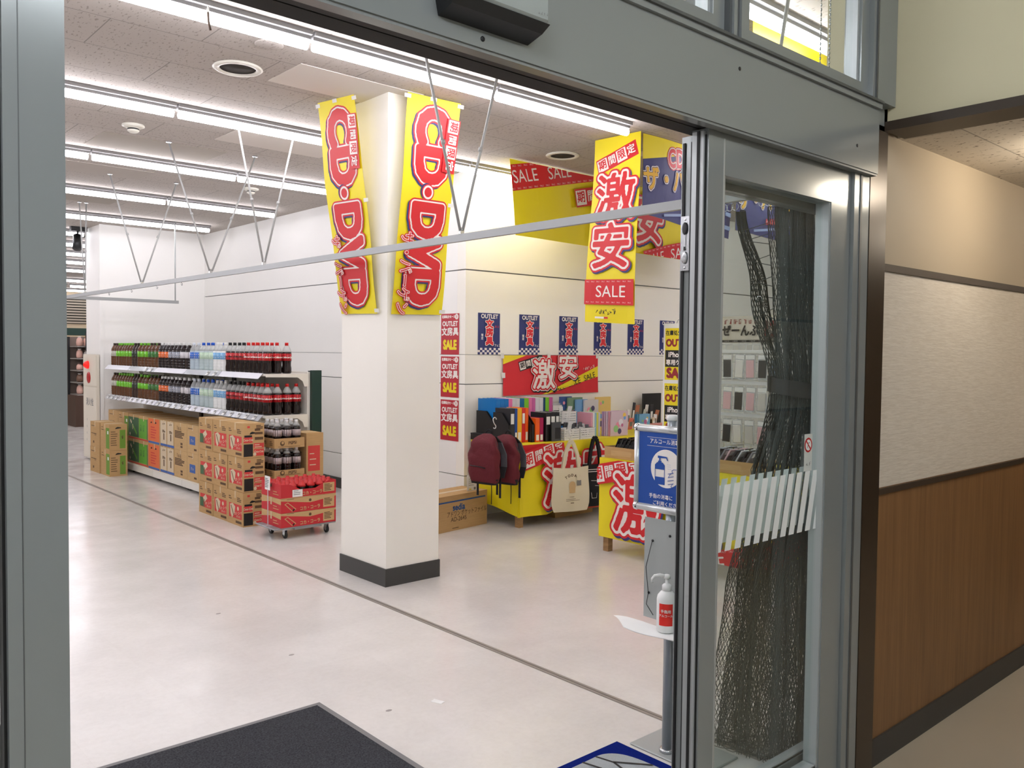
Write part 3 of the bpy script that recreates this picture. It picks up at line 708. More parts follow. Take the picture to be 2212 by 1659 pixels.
for i, (x, lab) in enumerate(((4.953,'blue stationery poster closest to the wall corner'),(5.46,'blue stationery poster just above the left end of the red banner'),(5.995,'blue stationery poster above the middle of the red banner'),(6.50,'blue stationery poster below the left corner of the tall yellow banner'),(7.03,'blue stationery poster below the right corner of the tall yellow banner'),(7.575,'blue stationery poster above the yellow case signs'),(8.12,'blue stationery poster farthest along the wall'))):
    if o0 is None: o0 = blue_poster().build('stationery_poster'); o = o0
    else: o = dup(o0)
    o.location = (x, 6.0265, 1.482+.003*i); tag(o, lab, 'poster', 'blue stationery posters along the wall')
def red_poster():
    pr = Print(); w, h = .272, .375; R2 = mat('poster_crimson', (186,36,50), .45)
    pr.rect(R2, 0, 0, w, h); pr.text(WPRINT, '在庫処分セール', w*.42, h-.03, .03, .04, .95); pr.disc(WPRINT, w*.86, h-.03, .026)
    pr.text(WPRINT, 'OUTLET', w*.5, h-.095, .062, .04, 1.0); pr.text(WPRINT, '文房具', w*.5, h-.17, .078, .035, 1.08)
    pr.text(YEL, 'SALE', w*.5, .085, .115, .06, .82); pr.poly(RED, [(w*.86,h-.052),(w*.84,h-.02),(w*.88,h-.02)])
    m = MB(); m.box(0, -.0015, 0, w, 0, h, PAPERW); pr.into(m, plane((0,-.0015,0), *FRONT)); return m
o0 = None
for z, lab in ((1.478,'red stationery sale poster, topmost of the three on the narrow wall'),(1.085,'red stationery sale poster, middle of the three on the narrow wall'),(.685,'red stationery sale poster, lowest of the three on the narrow wall')):
    if o0 is None: o0 = red_poster().build('stationery_sale_poster'); o = o0
    else: o = dup(o0)
    o.location = (4.808, 6.385, z); o.rotation_euler.z = -PI/2; tag(o, lab, 'poster', 'red stationery sale posters')

# ================================================================== curtain rail, hangers, net
def rail_x(y): return 2.8
e = empty('curtain_rail', (2.8, 1.54, 2.1)); tag(e, 'long grey net rail hanging under the shop ceiling', 'rail')
RAILM = mat('rail_grey', (168,170,170), .5, .2); r = MB().box(-.012, 0, -.019, .012, 9.46, .019, RAILM).box(-.012, 9.46, -.019, 1.3, 9.484, .019, RAILM); r.build('rail_profile', e)
for y in (5.9, 6.5, 7.2, 7.9):
    MB().tube([(0,y,-.017)]+[(0,y+.014*math.sin(a),-.034+.014*math.cos(a)) for a in [k*PI/5 for k in range(1,9)]], .0025, STEEL, 6).build('glider_hook', e)
RODM = mat('hanger_rod_grey', (176,176,174), .5, .2)
for i, (y, a, b) in enumerate(((1.78,-.24,.24),(3.55,-.27,.27),(5.86,-.2,.24),(6.82,-.33,.38),(8.45,-.28,.33),(10.3,-.05,.02))):
    e = empty('rail_hanger', (2.8, y, 2.117)); 
    tag(e, 'V-shaped pair of thin hanger rods, '+('seen through the transom window','in front of the nearest lamp row','right behind the second lamp row','crossing the third lamp row','crossing the fourth lamp row','at the far end of the rail')[i], 'hanger')
    MB().box(-.012,-.008,0,.012,.008,.02,STEEL).lathe([(.008,.02),(.008,.035)], STEEL, 10).build('clamp', e)
    for q in (a, b):
        t = MB(); L = H-2.117; t.tube([(q*.03,0,.02),(q,0,L-.012)], .0075, RODM, 8); t.tube([(q*.45,0,L*.45),(q*.47,0,L*.47)], .012, RODM, 8); t.build('rod', e)
        MB().lathe([(.022,L-.008),(.022,L),(.012,L)], STEEL, 12, c=(q,0,0)).build('ceiling_socket', e)
e = empty('rail_drop_rod', (4.06, 11.012, 2.117)); tag(e, 'single vertical rod holding the far short end of the net rail', 'hanger')
MB().tube([(0,0,0),(0,0,H-2.117-.005)], .008, ALL, 8).build('rod', e); MB().lathe([(.022,H-2.125),(.022,H-2.117)], STEEL, 12).build('ceiling_socket', e)

def net_curtain():
    NETM = mat('dark_net_cord', (74,80,76), .55); rnd = random.Random(3)
    nu, nv = 250, 104
    def fn(s, v):
        z = 2.045-v*2.035
        # centre and half-width of the gathered bundle, per height
        def lerp(t, pts):
            for (a, p), (b, q) in zip(pts, pts[1:]):
                if t <= b: k = (t-a)/(b-a); k = k*k*(3-2*k); return p+(q-p)*k
            return pts[-1][1]
        c = lerp(z, [(0,1.71),(.15,1.705),(.6,1.69),(1.0,1.665),(1.385,1.62),(1.7,1.64),(2.05,1.665)])
        hw = lerp(z, [(0,.225),(.15,.215),(.6,.175),(1.0,.135),(1.385,.092),(1.7,.085),(2.05,.095)])
        t = 1-2*s
        y = c+hw*t
        if s < .16:                                              # the loose strip hooked farther along the rail
            k = lerp(z, [(0,0),(1.40,0),(1.75,.55),(2.05,1.)]); y += k*.135*(1-s*.6)
        depth = lerp(z, [(0,.10),(.5,.085),(1.385,.034),(1.7,.045),(2.05,.02)])
        x = 2.83+depth*math.sin(2*PI*11*s+.6*math.sin(3*z))*(.75+.25*math.sin(19*s))+.01*math.sin(z*6+s*31)
        y += .012*math.sin(2*PI*22*s+z*2)
        return (x, max(y, 1.56), max(z, .004) if v < 1 else .004)
    rr = .00125; V = []; F = []
    def node(i, j):
        z = fn(0, j/nv)[2]
        return Vector(fn((i+.5*(j % 2)+rnd.uniform(-.12,.12))/nu, (j+rnd.uniform(-.1,.1))/nv))
    P = [[node(i, j) for i in range(nu)] for j in range(nv+1)]
    mb = MB()
    def seg(a, b, r=rr):
        d = b-a; L = d.length
        if L > .11 or L < 1e-5: return
        d.normalize(); u = d.cross(Vector((.3,.2,1))).normalized(); w = d.cross(u); o = len(V)
        for p in (a, b):
            for k in range(3): V.append(p+(u*math.cos(2.1*k)+w*math.sin(2.1*k))*r)
        for k in range(3): F.append((o+k, o+(k+1)%3, o+3+(k+1)%3, o+3+k))
    for j in range(nv):
        for i in range(nu):
            if j % 2 == 0: ks = (i-1, i)
            else: ks = (i, i+1)
            for k in ks:
                if 0 <= k < nu:
                    z = P[j][i].z
                    if z > 1.5 and (i < 40) != (k < 40): continue
                    seg(P[j][i], P[j+1][k])
    for i in range(nu-1):
        if i != 39: seg(P[0][i], P[0][i+1], .0022)
    for i in (0, 39, 40, nu-1):
        for j in range(nv): seg(P[j][i], P[j+1][i], .0018)
    # bunched cords lying on the floor
    for k in range(26):
        a = rnd.uniform(0, 6.28); cx, cy = 2.83+rnd.uniform(-.06,.06), 1.78+rnd.uniform(-.17,.16); r0 = rnd.uniform(.02,.05); pts = []
        for q in range(11): w = a+q*.55; pts.append(Vector((cx+r0*math.cos(w), cy+r0*1.2*math.sin(w), .006+.003*rnd.random()+.012*max(0, math.sin(w*1.3)))))
        for p, q in zip(pts, pts[1:]): seg(p, q, .0016)
    mb.add(V, F, NETM, True)
    e = empty('net_curtain', (2.8, 1.7, 0)); tag(e, 'dark grey net curtain tied at the waist behind the fixed glass', 'net curtain')
    o = mb.build('netting', None, (2.8,1.7,0)); o.location = (0,0,0); o.parent = e
    b = MB(); n = 26; VV = []
    for k in range(n):
        w = 2*PI*k/n
        for z in (-.028, .028): VV.append((.03+.058*math.cos(w), -.075+.112*math.sin(w), 1.385+z+.012*math.sin(w)))
    b.add(VV, [(2*k, 2*((k+1)%n), 2*((k+1)%n)+1, 2*k+1) for k in range(n)], mat('black_strap', (30,29,28), .7), True); b.build('tie_strap', e)
    for y in (1.925, 1.90, 1.875, 1.76, 1.735, 1.715, 1.695, 1.67, 1.645, 1.62, 1.59, 1.57):
        r = .014; MB().tube([(0, y-1.7+.002*math.sin(k), 2.062+r*math.cos(2*PI*k/12)) if False else (.0, y-1.7+r*math.sin(2*PI*k/12), 2.062+r*math.cos(2*PI*k/12)) for k in range(12)], .0016, STEEL, 5, closed=True).build('ring', e)
    MB().tube([(-.07, .02+.012*math.cos(k*.5), 1.70+.014*math.sin(k*.5)) for k in range(8)], .0016, CHROME, 6).build('loose_hook', e)
net_curtain()
# ================================================================== drinks shelf
SHELFW = mat('shelf_white', (232,229,220), .4); RAILC = film_material('clear_price_rail', (214,218,226), .55, .15); RAILW = mat('price_rail_paper', (228,228,236), .35)
e = empty('gondola_shelf', (3.66, 9.5, 0)); tag(e, 'long white gondola shelf stocked with drink bottles along the recess wall', 'shelf')
E0 = lambda x, y, z: (x-3.66, y-9.5, z)
def ebox(mb, x0, y0, z0, x1, y1, z1, mt): mb.box(x0-3.66, y0-9.5, z0, x1-3.66, y1-9.5, z1, mt)
YA, YB = 7.24, 11.74
b = MB(); ebox(b, 3.43, YA+.1, .035, 3.90, YB, .112, SHELFW); b.build('base_deck', e)
for y in (YA+.15, 8.15, 9.05, 9.95, 10.85, YB-.1):
    for x in (3.5, 3.82): b = MB(); ebox(b, x-.03, y-.03, 0, x+.03, y+.03, .035, BLACK); b.build('foot', e)
for k in range(5):
    b = MB(); ebox(b, 3.415, YA+.1+.88*k, .04, 3.429, YA+.1+.88*(k+1)-.006, .108, OFFW if k > 2 else SHELFW); b.build('kick_panel', e)
b = MB(); ebox(b, 3.90, YA+.02, .035, 3.93, YB, 1.30, SHELFW); b.build('back_panel', e)
b = MB(); ebox(b, 3.931, YA-.02, 0, 4.03, YA+.02, 1.315, GREEN); ebox(b, 3.931, YA+.02, 0, 4.0, YA+.06, 1.31, GREEN); b.build('end_upright', e)
for y in (8.85, 9.75): b = MB(); ebox(b, 3.875, y-.03, .112, 3.90, y+.03, 1.30, BLACK); b.build('upright', e)
for z in (.905, 1.285):
    b = MB(); ebox(b, 3.47, YA, z-.022, 3.90, YB, z, SHELFW); b.build('shelf_board', e)
    for y in (YA-.004, 8.14, 9.04, 9.94, 10.84, YB):
        b = MB(); M = Matrix.Translation(E0(0, y+.004, 0)) @ Matrix(((1,0,0,0),(0,0,-1,0),(0,1,0,0),(0,0,0,1)))
        b.prism([(3.475, z), (3.475, z-.03), (3.79, z-.035), (3.84, z-.07), (3.86, z-.12), (3.90, z-.12), (3.90, z)], .006, OFFW, M); b.build('bracket', e)
for z in (.905, 1.285):
    for k in range(5):
        y0, y1 = YA+.04+.895*k, YA+.04+.895*k+.885; white = (k % 2 == 0) == (z > 1)
        b = MB(); V = [E0(3.468, y, zz) for y in (y0, y1) for zz in (z+.005,)]+[E0(3.42, y, z-.045) for y in (y0, y1)]
        b.add(V, [(0,1,3,2)], RAILW if white else RAILC); b.add([(x+.003, y, zz-.002) for x, y, zz in V], [(2,3,1,0)], RAILW if white else RAILC)
        r = b.build('price_rail', e)
        if z < 1 or not white:
            for q in range(5 if z < 1 else 2):
                yy = y0+.08+.17*q; u = MB()
                P = lambda yv, t, d: E0(3.468-.048*t-.004*d, yv, z+.005-.05*t+.003*d)
                u.add([P(yy,.15,1),P(yy,.95,1),P(yy+.055,.95,1),P(yy+.055,.15,1)], [(3,2,1,0)], PAPERW)
                u.add([P(yy+.008,.3,1.4),P(yy+.008,.6,1.4),P(yy+.046,.6,1.4),P(yy+.046,.3,1.4)], [(3,2,1,0)], GREY); u.build('price_tag', r)

# ---- bottles
def bottle(kind, body, lab, cap, liquid_top=.78, neck=None, wavy=False, h=.285, r=.0445, mark=None):
    """screw-cap drink bottle: body, wrap label, cap"""
    m = MB(); k = h/.285
    low = [(r*.72,0),(r*.93,.004),(r,.014)]
    if wavy: low += [(r,.05),(r*.90,.075),(r*.92,.10),(r*.99,.12)]
    else: low += [(r,.03),(r*.95,.035),(r,.042),(r,.06),(r*.955,.065),(r,.072),(r,.09),(r*.955,.095),(r,.102),(r,.12)]
    zt = .125+.12*(liquid_top-.5)*1.6
    up = [(r,.125),(r,.185),(r*.98,.20),(r*.82,.222),(r*.55,.245),(r*.33,.258),(.0135,.263),(.0135,.268)]
    cut = .20 if liquid_top < .8 else .225
    pa = [p for p in low+up if p[1] <= cut]; pb = [pa[-1]]+[p for p in up if p[1] > cut]
    m.lathe([(a, z*k) for a, z in pa], body, 12); m.lathe([(a, z*k) for a, z in pb], neck or PETN, 12)
    o = m.build('drink_bottle')
    L = MB(); L.lathe([(r*1.012,.118*k),(r*1.012,.184*k)], lab, 14)
    if mark:
        pr = Print(); pr.text(mark[1], mark[0], 0, 0, .021, .03, 1, 0, .25, N=14); s2 = (lambda x, y, d: ((r*1.012+d)*math.sin(x/r*1.0), -(r*1.012+d)*math.cos(x/r*1.0), .149*k+y))
        for a in (0, -PI/2, PI/2, PI): 
            pr.into(L, lambda x, y, d, a=a: (Matrix.Rotation(a, 3, 'Z') @ Vector(s2(x, y, d))))
    elif lab.name.startswith('label_'):
        for a in range(3): L.lathe([(r*1.016,(.134+.012*a)*k),(r*1.016,(.138+.012*a)*k)], WPRINT if a != 1 else lab, 12)
    L.build('wrap_label', o)
    C = MB(); C.lathe([(.0165,.262*k),(.0165,.282*k),(.015,.285*k)], cap, 12).lathe([(.018,.258*k),(.018,.262*k)], cap, 12); C.build('cap', o)
    return o
g = lambda n, c, r=.25: mat(n, c, r)
COLA = g('cola_liquid', (28,16,14), .12); TEA = g('brown_tea', (98,62,36), .14); DTEA = g('dark_tea', (58,40,32), .14); COF = g('black_coffee', (36,26,26), .12); WAT = film_material('water', (206,222,232), .75, .08); MILK = g('white_drink', (232,234,232), .25); CLR = film_material('clear_drink', (206,222,224), .75, .08)
K = {
 'white-labelled brown tea': lambda: bottle('t', TEA, neck=TEA, lab=g('plain_pale_label', (196,196,180)), cap=BROWN),
 'bright-green-labelled tea': lambda: bottle('t', TEA, neck=TEA, lab=g('plain_green_label', (118,204,44)), cap=g('green_cap', (120,196,60))),
 'dark-labelled brown tea': lambda: bottle('t', DTEA, neck=DTEA, lab=g('plain_dark_label', (44,56,44)), cap=g('dark_cap', (60,52,42))),
 'deep-green-labelled brown tea': lambda: bottle('t', TEA, neck=TEA, lab=g('plain_deepgreen_label', (58,122,54)), cap=g('dark_cap', (60,52,42))),
 'orange-labelled black coffee': lambda: bottle('c', COF, neck=COF, lab=g('label_orange', (238,112,48)), cap=WHITE),
 'grey-labelled black coffee': lambda: bottle('c', COF, neck=COF, lab=g('label_grey', (160,164,176)), cap=WHITE),
 'white-labelled black coffee': lambda: bottle('c', COF, neck=COF, lab=g('plain_white_label', (222,218,222)), cap=WHITE),
 'blue-labelled water': lambda: bottle('w', WAT, g('label_blue', (44,104,200)), g('pale_cap', (226,232,240))),
 'blue-capped clear drink': lambda: bottle('w', CLR, g('label_palegreen', (196,222,196)), g('blue_cap', (40,92,200))),
 'milky white drink': lambda: bottle('w', MILK, g('label_skyblue', (120,176,222)), WHITE),
 'black-capped cola': lambda: bottle('k', COLA, g('cola_label', (196,28,36)), BLACK, .7, wavy=True, mark=('Coca-Cola', BLKP)),
 'red-capped cola': lambda: bottle('k', COLA, g('cola_label', (196,28,36)), g('red_cap', (216,36,34)), .7, wavy=True, mark=('Coca-Cola', WPRINT)),
}
seg = [(11.72,11.52,'white-labelled brown tea'),(11.52,10.92,'bright-green-labelled tea'),(10.92,10.72,'dark-labelled brown tea'),(10.72,10.37,'bright-green-labelled tea'),(10.37,10.01,'deep-green-labelled brown tea'),(10.0,9.70,'orange-labelled black coffee'),(9.70,9.36,'grey-labelled black coffee'),(9.36,9.09,'white-labelled black coffee'),(9.08,8.83,'blue-labelled water'),(8.83,8.47,'blue-capped clear drink'),(8.47,8.17,'milky white drink'),(8.16,7.75,'black-capped cola'),(7.75,7.26,'red-capped cola')]
protos = {}; rb = random.Random(11)
for z, sh in ((1.2858,'top'),(.9058,'lower')):
    for y0, y1, kind in seg:
        cola = 'cola' in kind; n = max(1, int((y0-y1)/.0915))
        for k in range(n):
            y = y0-(k+.5)*(y0-y1)/n; end = kind == 'red-capped cola' and k == n-1
            depth = (4 if sh == 'lower' else 3) if end else 2
            for d in range(depth):
                x = 3.525+.097*d+rb.uniform(-.003,.003)
                if kind not in protos: protos[kind] = o = K[kind](); o.location = (x, y, z); 
                else: o = dup(protos[kind], (x, y, z))
                o.rotation_euler.z = rb.uniform(-.5,.5)
                if end and d >= 2: lab = f'{kind} bottle at the back of the bare right end, {sh} shelf'; grp = f'{kind} bottles, {sh} shelf end'
                else: lab = f'{kind} bottle in the {"front" if d == 0 else "second"} row on the {sh} shelf'; grp = f'{kind} bottles, {sh} shelf, row {"one" if d == 0 else "two"}'
                if kind.startswith('bright'): 
                    side = 'left' if y0 > 10.8 else 'right'; lab = lab.replace('bottle in', f'bottle {side} of the dark-labelled in'); grp += ', '+side
                tag(o, lab, 'bottle', grp)

# ---- cartons
def carton(w, d, h, mt, front=None, side=None, name='drink_carton', handle=True, top=None):
    """w along x, d along y; origin at the front-left bottom corner nearest the entrance"""
    m = MB(); m.box(0, 0, 0, w, d, h-.0005, mt); 
    seam = mat('packing_tape', (206,182,140), .35); m.box(0, d/2-.025, h-.0005, w, d/2+.025, h, seam).box(-.0006, d/2-.012, h-.06, 0, d/2+.012, h, seam)
    if side: p = Print(); side(p, d, h); p.into(m, plane((0, d, 0), *SIDE), .0002, .0001)
    if front: p = Print(); front(p, w, h); p.into(m, plane((0, 0, 0), *FRONT), .0002, .0001)
    o = m.build(name)
    return o
def slot(p, cx, cy, w=.07): p.poly(BLKP, [(cx-w/2, cy-.012),(cx+w/2, cy-.004),(cx+w*.42, cy+.006),(cx-w*.1, cy+.012),(cx-w*.38, cy+.004)])
INK = mat('carton_ink', (96,72,48), .8); CG = mat('carton_green', (112,150,52), .7); CDG = mat('carton_deep_green', (70,104,70), .7); CO = mat('carton_orange', (226,114,66), .7); CB = mat('carton_blue', (66,102,170), .7); CRD = mat('carton_red', (208,66,62), .7); CW = mat('carton_cream', (214,196,166), .8); CGN2 = mat('carton_leaf', (104,170,60), .7)
def lines(p, mt, x, y, w, n, dy, hh=.008, seed=1):
    rr = random.Random(seed)
    for i in range(n): p.rect(mt, x, y-i*dy, x+w*rr.uniform(.6,1), y-i*dy+hh)
def tea_front(p, w, h): p.rect(CG, w*.58, .02, w*.9, h*.78); slot(p, w*.5, h*.86); lines(p, INK, w*.08, h*.7, w*.4, 7, h*.085); blur_words(p, INK, w*.74, h*.5, .05, 1)
def tea_side(p, d, h): p.rect(CG, d*.62, .02, d, h*.86); p.rect(PAPERW, d*.78, h*.62, d*.9, h*.74); lines(p, INK, d*.1, h*.85, d*.3, 2, h*.1)
def plain_side(p, d, h): lines(p, INK, d*.1, h*.82, d*.6, 2, h*.3); p.rect(INK, d*.3, h*.15, d*.42, h*.24); blur_words(p, INK, d*.55, h*.5, .04, 2)
ZB = .112
def put(o, x, y, z, lab, grp=None): o.location = (x, y, z); return tag(o, lab, 'carton', grp)
a = carton(.2, .33, .305, KRAFT, tea_front, tea_side); put(a, 3.12, 10.55, 0, 'green-printed tea carton on the floor, lower one of the near stack'); put(dup(a), 3.118, 10.548, .306, 'green-printed tea carton on the floor, top of the near stack')
b2 = carton(.2, .37, .305, KRAFT, None, plain_side); put(b2, 3.11, 10.9, 0, 'plain kraft tea carton on the floor, lower one of the far stack'); put(dup(b2), 3.112, 10.895, .306, 'plain kraft tea carton on the floor, top of the far stack')
def dg(p, d, h): p.rect(CDG, 0, .03, d, h*.9); [p.disc(CGN2 if i % 3 else CW, d*(.15+.7*((i*37) % 10)/10), h*(.2+.6*((i*53) % 10)/10), .018, 10) for i in range(9)]; p.rect(CRD, 0, .008, d, .022); blur_words(p, CW, d*.45, h*.5, .08, 1)
def gg(p, d, h): p.rect(CGN2, 0, .03, d*.86, h*.88); blur_words(p, CDG, d*.4, h*.5, .09, 2); p.rect(CRD, 0, .008, d, .022); p.rect(CDG, d*.86, .02, d*.93, h*.9)
def oo(p, d, h): p.rect(CO, 0, .03, d*.92, h*.97); p.rect(CB, 0, .004, d*.92, .026); slot(p, d*.25, h*.82, .05); slot(p, d*.62, h*.82, .05); lines(p, CRD, d*.2, h*.62, d*.5, 5, h*.1, .012)
def wb(p, d, h): p.rect(CW, 0, .03, d*.9, h*.97); p.rect(CB, 0, .004, d, .03); slot(p, d*.5, h*.86, .07); lines(p, INK, d*.3, h*.6, d*.45, 3, h*.035); p.rect(INK, d*.45, h*.25, d*.6, h*.5)
def kk(p, d, h): lines(p, INK, d*.05, h*.66, d*.8, 5, h*.055, .012); p.rect(INK, d*.5, h*.2, d*.66, h*.28); p.rect(INK, d*.5, h*.1, d*.66, h*.17); blur_words(p, INK, d*.4, h*.8, .05, 3)
def kb(p, d, h): p.rect(CB, d*.22, h*.3, d*.72, h*.6); blur_words(p, CW, d*.47, h*.45, .04, 2); lines(p, INK, d*.1, h*.85, d*.6, 1, .05); p.rect(INK, d*.62, h*.1, d*.85, h*.17)
cols = [(10.55,.37,dg,'dark green printed tea carton'),(10.225,.32,gg,'bright green tea carton'),(9.835,.385,oo,'orange coffee carton'),(9.625,.205,wb,'cream and blue carton next to the orange ones'),(9.415,.205,wb,'cream and blue carton next to the kraft one'),(9.045,.365,kk,'kraft carton with dense brown lettering'),(8.735,.305,kb,'kraft carton with a blue square'),(8.40,.33,kb,'blue-square kraft carton hidden behind the red-printed ones')]
for y, d, fn_, lab in cols:
    a = carton(.42, d, .296, KRAFT if fn_ not in (kb, kk) else KRAFT2, None, fn_)
    put(a, 3.452, y, ZB+.001, lab+', lower layer on the shelf base'); put(dup(a), 3.452, y, ZB+.298, lab+', upper layer on the shelf base')
for y, d, f2, w in ((10.93,.38,tea_side,'green-banded kraft carton behind the floor stack'),(11.32,.38,plain_side,'plain kraft carton in the far shelf corner')):
    a = carton(.42, d, .30, KRAFT, tea_front if f2 is tea_side else None, f2); put(a, 3.452, y, ZB+.001, w+', lower layer'); put(dup(a), 3.452, y, ZB+.302, w+', upper layer')
def cola_side(p, d, h, deep=False):
    lines(p, INK, d*.08, h*.80, d*.2, 2, .018); lines(p, INK, d*.62, h*.80, d*.28, 3, .014); p.rect(CRD, d*.1, h*.2, d*.92, h*.62)
    if deep:
        p.rect(CDG, d*.08, h*.22, d*.34, h*.5); p.poly(CW, [(d*.3,h*.5),(d*.5,h*.62),(d*.62,h*.5),(d*.4,h*.35)]); [p.rect(CDG, d*(.1+.07*i), h*.2, d*(.14+.07*i), h*(.45-.04*(i % 2))) for i in range(5)]
    else: p.poly(CW, [(d*.16,h*.58),(d*.34,h*.62),(d*.5,h*.54),(d*.46,h*.36),(d*.3,h*.18),(d*.2,h*.3)]); p.stroke(INK, [(d*.24,h*.54),(d*.40,h*.28)], .012); p.disc(CW, d*.68, h*.5, .018, 12)
    p.text(CW, 'コカ・コーラ', d*.68, h*.36, .028, .02, .9, 8); blur_words(p, CW, d*.72, h*.27, .024, 4); p.rect(INK, d*.55, h*.07, d*.92, h*.14)
def cola_front(p, w, h):
    p.rect(CRD, w*.2, h*.87, w*.32, h*.93); slot(p, w*.45, h*.72, .055); lines(p, INK, w*.62, h*.92, w*.34, 3, .012); lines(p, INK, w*.55, h*.78, w*.4, 2, .03, .02)
    p.rect(BLKP, w*.06, h*.60, w*.42, h*.66); p.rect(CRD, w*.03, h*.44, w*.44, h*.60); p.text(CW, 'Coca-Cola', w*.24, h*.52, .026, .03, .8, 0, .2); p.rect(BLKP, w*.03, h*.04, w*.46, h*.40)
    p.rect(CRD, w*.50, h*.28, w*.98, h*.42); p.rect(CRD, w*.50, h*.05, w*.98, h*.25); lines(p, CW, w*.54, h*.36, w*.36, 2, .018, .007); p.text(CW, 'Coca-Cola', w*.74, h*.17, .024, .03, .8, 0, .2); p.disc(CW, w*.55, h*.1, .014, 12); p.rect(INK, w*.55, h*.52, w*.95, h*.6)
yc = [6.855, 7.175, 7.49]; rown = ('near', 'middle', 'far')
A = carton(.19, .312, .291, KRAFT, cola_front, cola_side); B = carton(.19, .312, .291, KRAFT, cola_front, lambda p, d, h: cola_side(p, d, h, True))
for j, y in enumerate(yc):
    for k in range(3):
        src = B if j == 2 else A; o = src if k == 0 and j in (0, 2) else dup(src)
        put(o, 3.088+(.004 if (j+k) % 2 else 0), y, k*.293, f'red-printed cola carton in the {rown[j]} column, {("bottom","middle","top")[k]} layer', 'cola cartons on the floor')

# ---- two open trays of cola by the shelf end
PEPW = mat('cola_photo_label', (176,160,160), .4)
SM = lambda: bottle('p', COLA, PEPW, g('pearl_cap', (228,228,228)), .8, h=.235, r=.0405)
def tray(x, y, z, w, d, h, mt, f, s, name='bottle_tray', lip=None, t=.004):
    m = MB(); m.box(0, 0, 0, w, d, t, mt); zz = lip or h
    m.box(0, 0, t, w, t, zz, mt).box(0, d-t, t, w, d, zz, mt).box(0, t, t, t, d-t, h, mt).box(w-t, t, t, w, d-t, h, mt)
    p = Print(); f(p, w, zz); p.into(m, plane((0,0,0), *FRONT), .0003, .0003); p = Print(); s(p, d, h); p.into(m, plane((0,d,0), *SIDE), .0003, .0003)
    o = m.build(name); o.location = (x, y, z); return o
def pep_f(p, w, h): p.disc(INK, w*.26, h*.48, .022, 18); p.disc(KRAFT, w*.27, h*.55, .012, 14); p.text(INK, 'PEPSI', w*.6, h*.5, .036, .03, 1, 2); p.stroke(INK, [(w*.12,h*.15),(w*.85,h*.12)], .003)
def pep_s(p, w, h): p.text(INK, 'PEPSI', w*.35, h*.5, .04, .03, .9); lines(p, INK, w*.7, h*.6, w*.2, 3, .014, .006)
tx, ty = 3.375, 6.86
o = carton(.285, .30, .405, KRAFT, pep_f, plain_side); put(o, tx, ty, 0, 'kraft carton under the lower open bottle tray, behind the trolley')
tag(tray(tx, ty, .406, .285, .30, .05, KRAFT, pep_f, pep_s), 'low kraft tray of pearl-capped cola standing behind the trolley', 'tray')
tag(tray(tx, ty, .648, .285, .30, .085, KRAFT, pep_f, pep_s), 'upper kraft tray resting on cola bottles at the shelf end', 'tray')
sm0 = None
for lev, z in (('lower', .4112), ('upper', .6532)):
    for i in range(3):
        for j in range(3):
            if sm0 is None: sm0 = SM(); o = sm0
            else: o = dup(sm0)
            o.location = (tx+.052+.091*i, ty+.055+.095*j, z+.0002); o.rotation_euler.z = rb.uniform(0, 6)
            tag(o, f'pearl-capped cola bottle standing in the {lev} kraft tray', 'bottle', f'pearl-capped cola bottles, {lev} tray')
o = carton(.17, .26, .38, KRAFT, lambda p, w, h: (p.rect(CRD, w*.1, h*.1, w*.8, h*.7), lines(p, CW, w*.2, h*.5, w*.4, 3, .05)), plain_side)
put(o, 3.70, 6.9, 0, 'kraft carton with a red print by the green upright, lower'); put(dup(o), 3.70, 6.9, .381, 'kraft carton with a red print by the green upright, upper')

# ---- trolley with three red trays
TX, TY = 3.105, 6.20
e = empty('flat_trolley', (TX, TY, 0)); tag(e, 'low flat trolley on four castors carrying red drink trays', 'trolley')
m = MB(); m.box(-.055, .0, .083, .49, .34, .094, mat('trolley_grey', (150,152,154), .45, .3), bev=.003).box(.12, .0, .07, .36, .34, .083, mat('trolley_grey', (150,152,154))); m.build('deck', e)
for x, y in ((.06,.05),(.43,.05),(.06,.29),(.43,.29)):
    c = MB(); c.box(x-.012,y-.018,.03,x-.009,y+.018,.083,STEEL).box(x+.009,y-.018,.03,x+.012,y+.018,.083,STEEL).box(x-.02,y-.02,.078,x+.02,y+.02,.083,STEEL); f = c.build('castor_fork', e)
    w = MB(); w.lathe([(.014,-.009),(.030,-.009),(.032,-.006),(.032,.006),(.030,.009),(.014,.009)], RUBBER, 18, M=Matrix.Translation((x,y,.032)) @ Matrix.Rotation(PI/2,4,'Y')); w.lathe([(.013,-.0095),(.013,.0095)], STEEL, 12, M=Matrix.Translation((x,y,.032)) @ Matrix.Rotation(PI/2,4,'Y')); w.build('wheel', f)
TR = mat('tray_red', (198,42,50), .55)
def red_f(p, w, h):
    p.poly(TR, [(0,0),(w,0),(w,h*.86),(w*.6,h*.62),(w*.52,h*.58),(w*.44,h*.62),(0,h*.86)]); p.rect(KRAFT2, w*.76, h*.12, w*.97, h*.84); lines(p, INK, w*.78, h*.70, w*.16, 5, .012, .006)
    p.poly(KRAFT2, [(w*.06,h*.62),(w*.12,h*.74),(w*.27,h*.22),(w*.20,h*.06)]); p.poly(TR, [(w*.08,h*.62),(w*.12,h*.68),(w*.25,h*.22),(w*.20,h*.12)]); p.poly(BLKP, [(w*.2,h*.1),(w*.22,h*.26),(w*.25,h*.2),(w*.22,h*.08)])
    p.text(KRAFT2, 'コカ・コーラ', w*.52, h*.22, .034, .03, .9, 2); p.disc(INK, w*.52, h*.75, .012, 16); lines(p, INK, w*.1, h*.93, w*.2, 1, .01, .003)
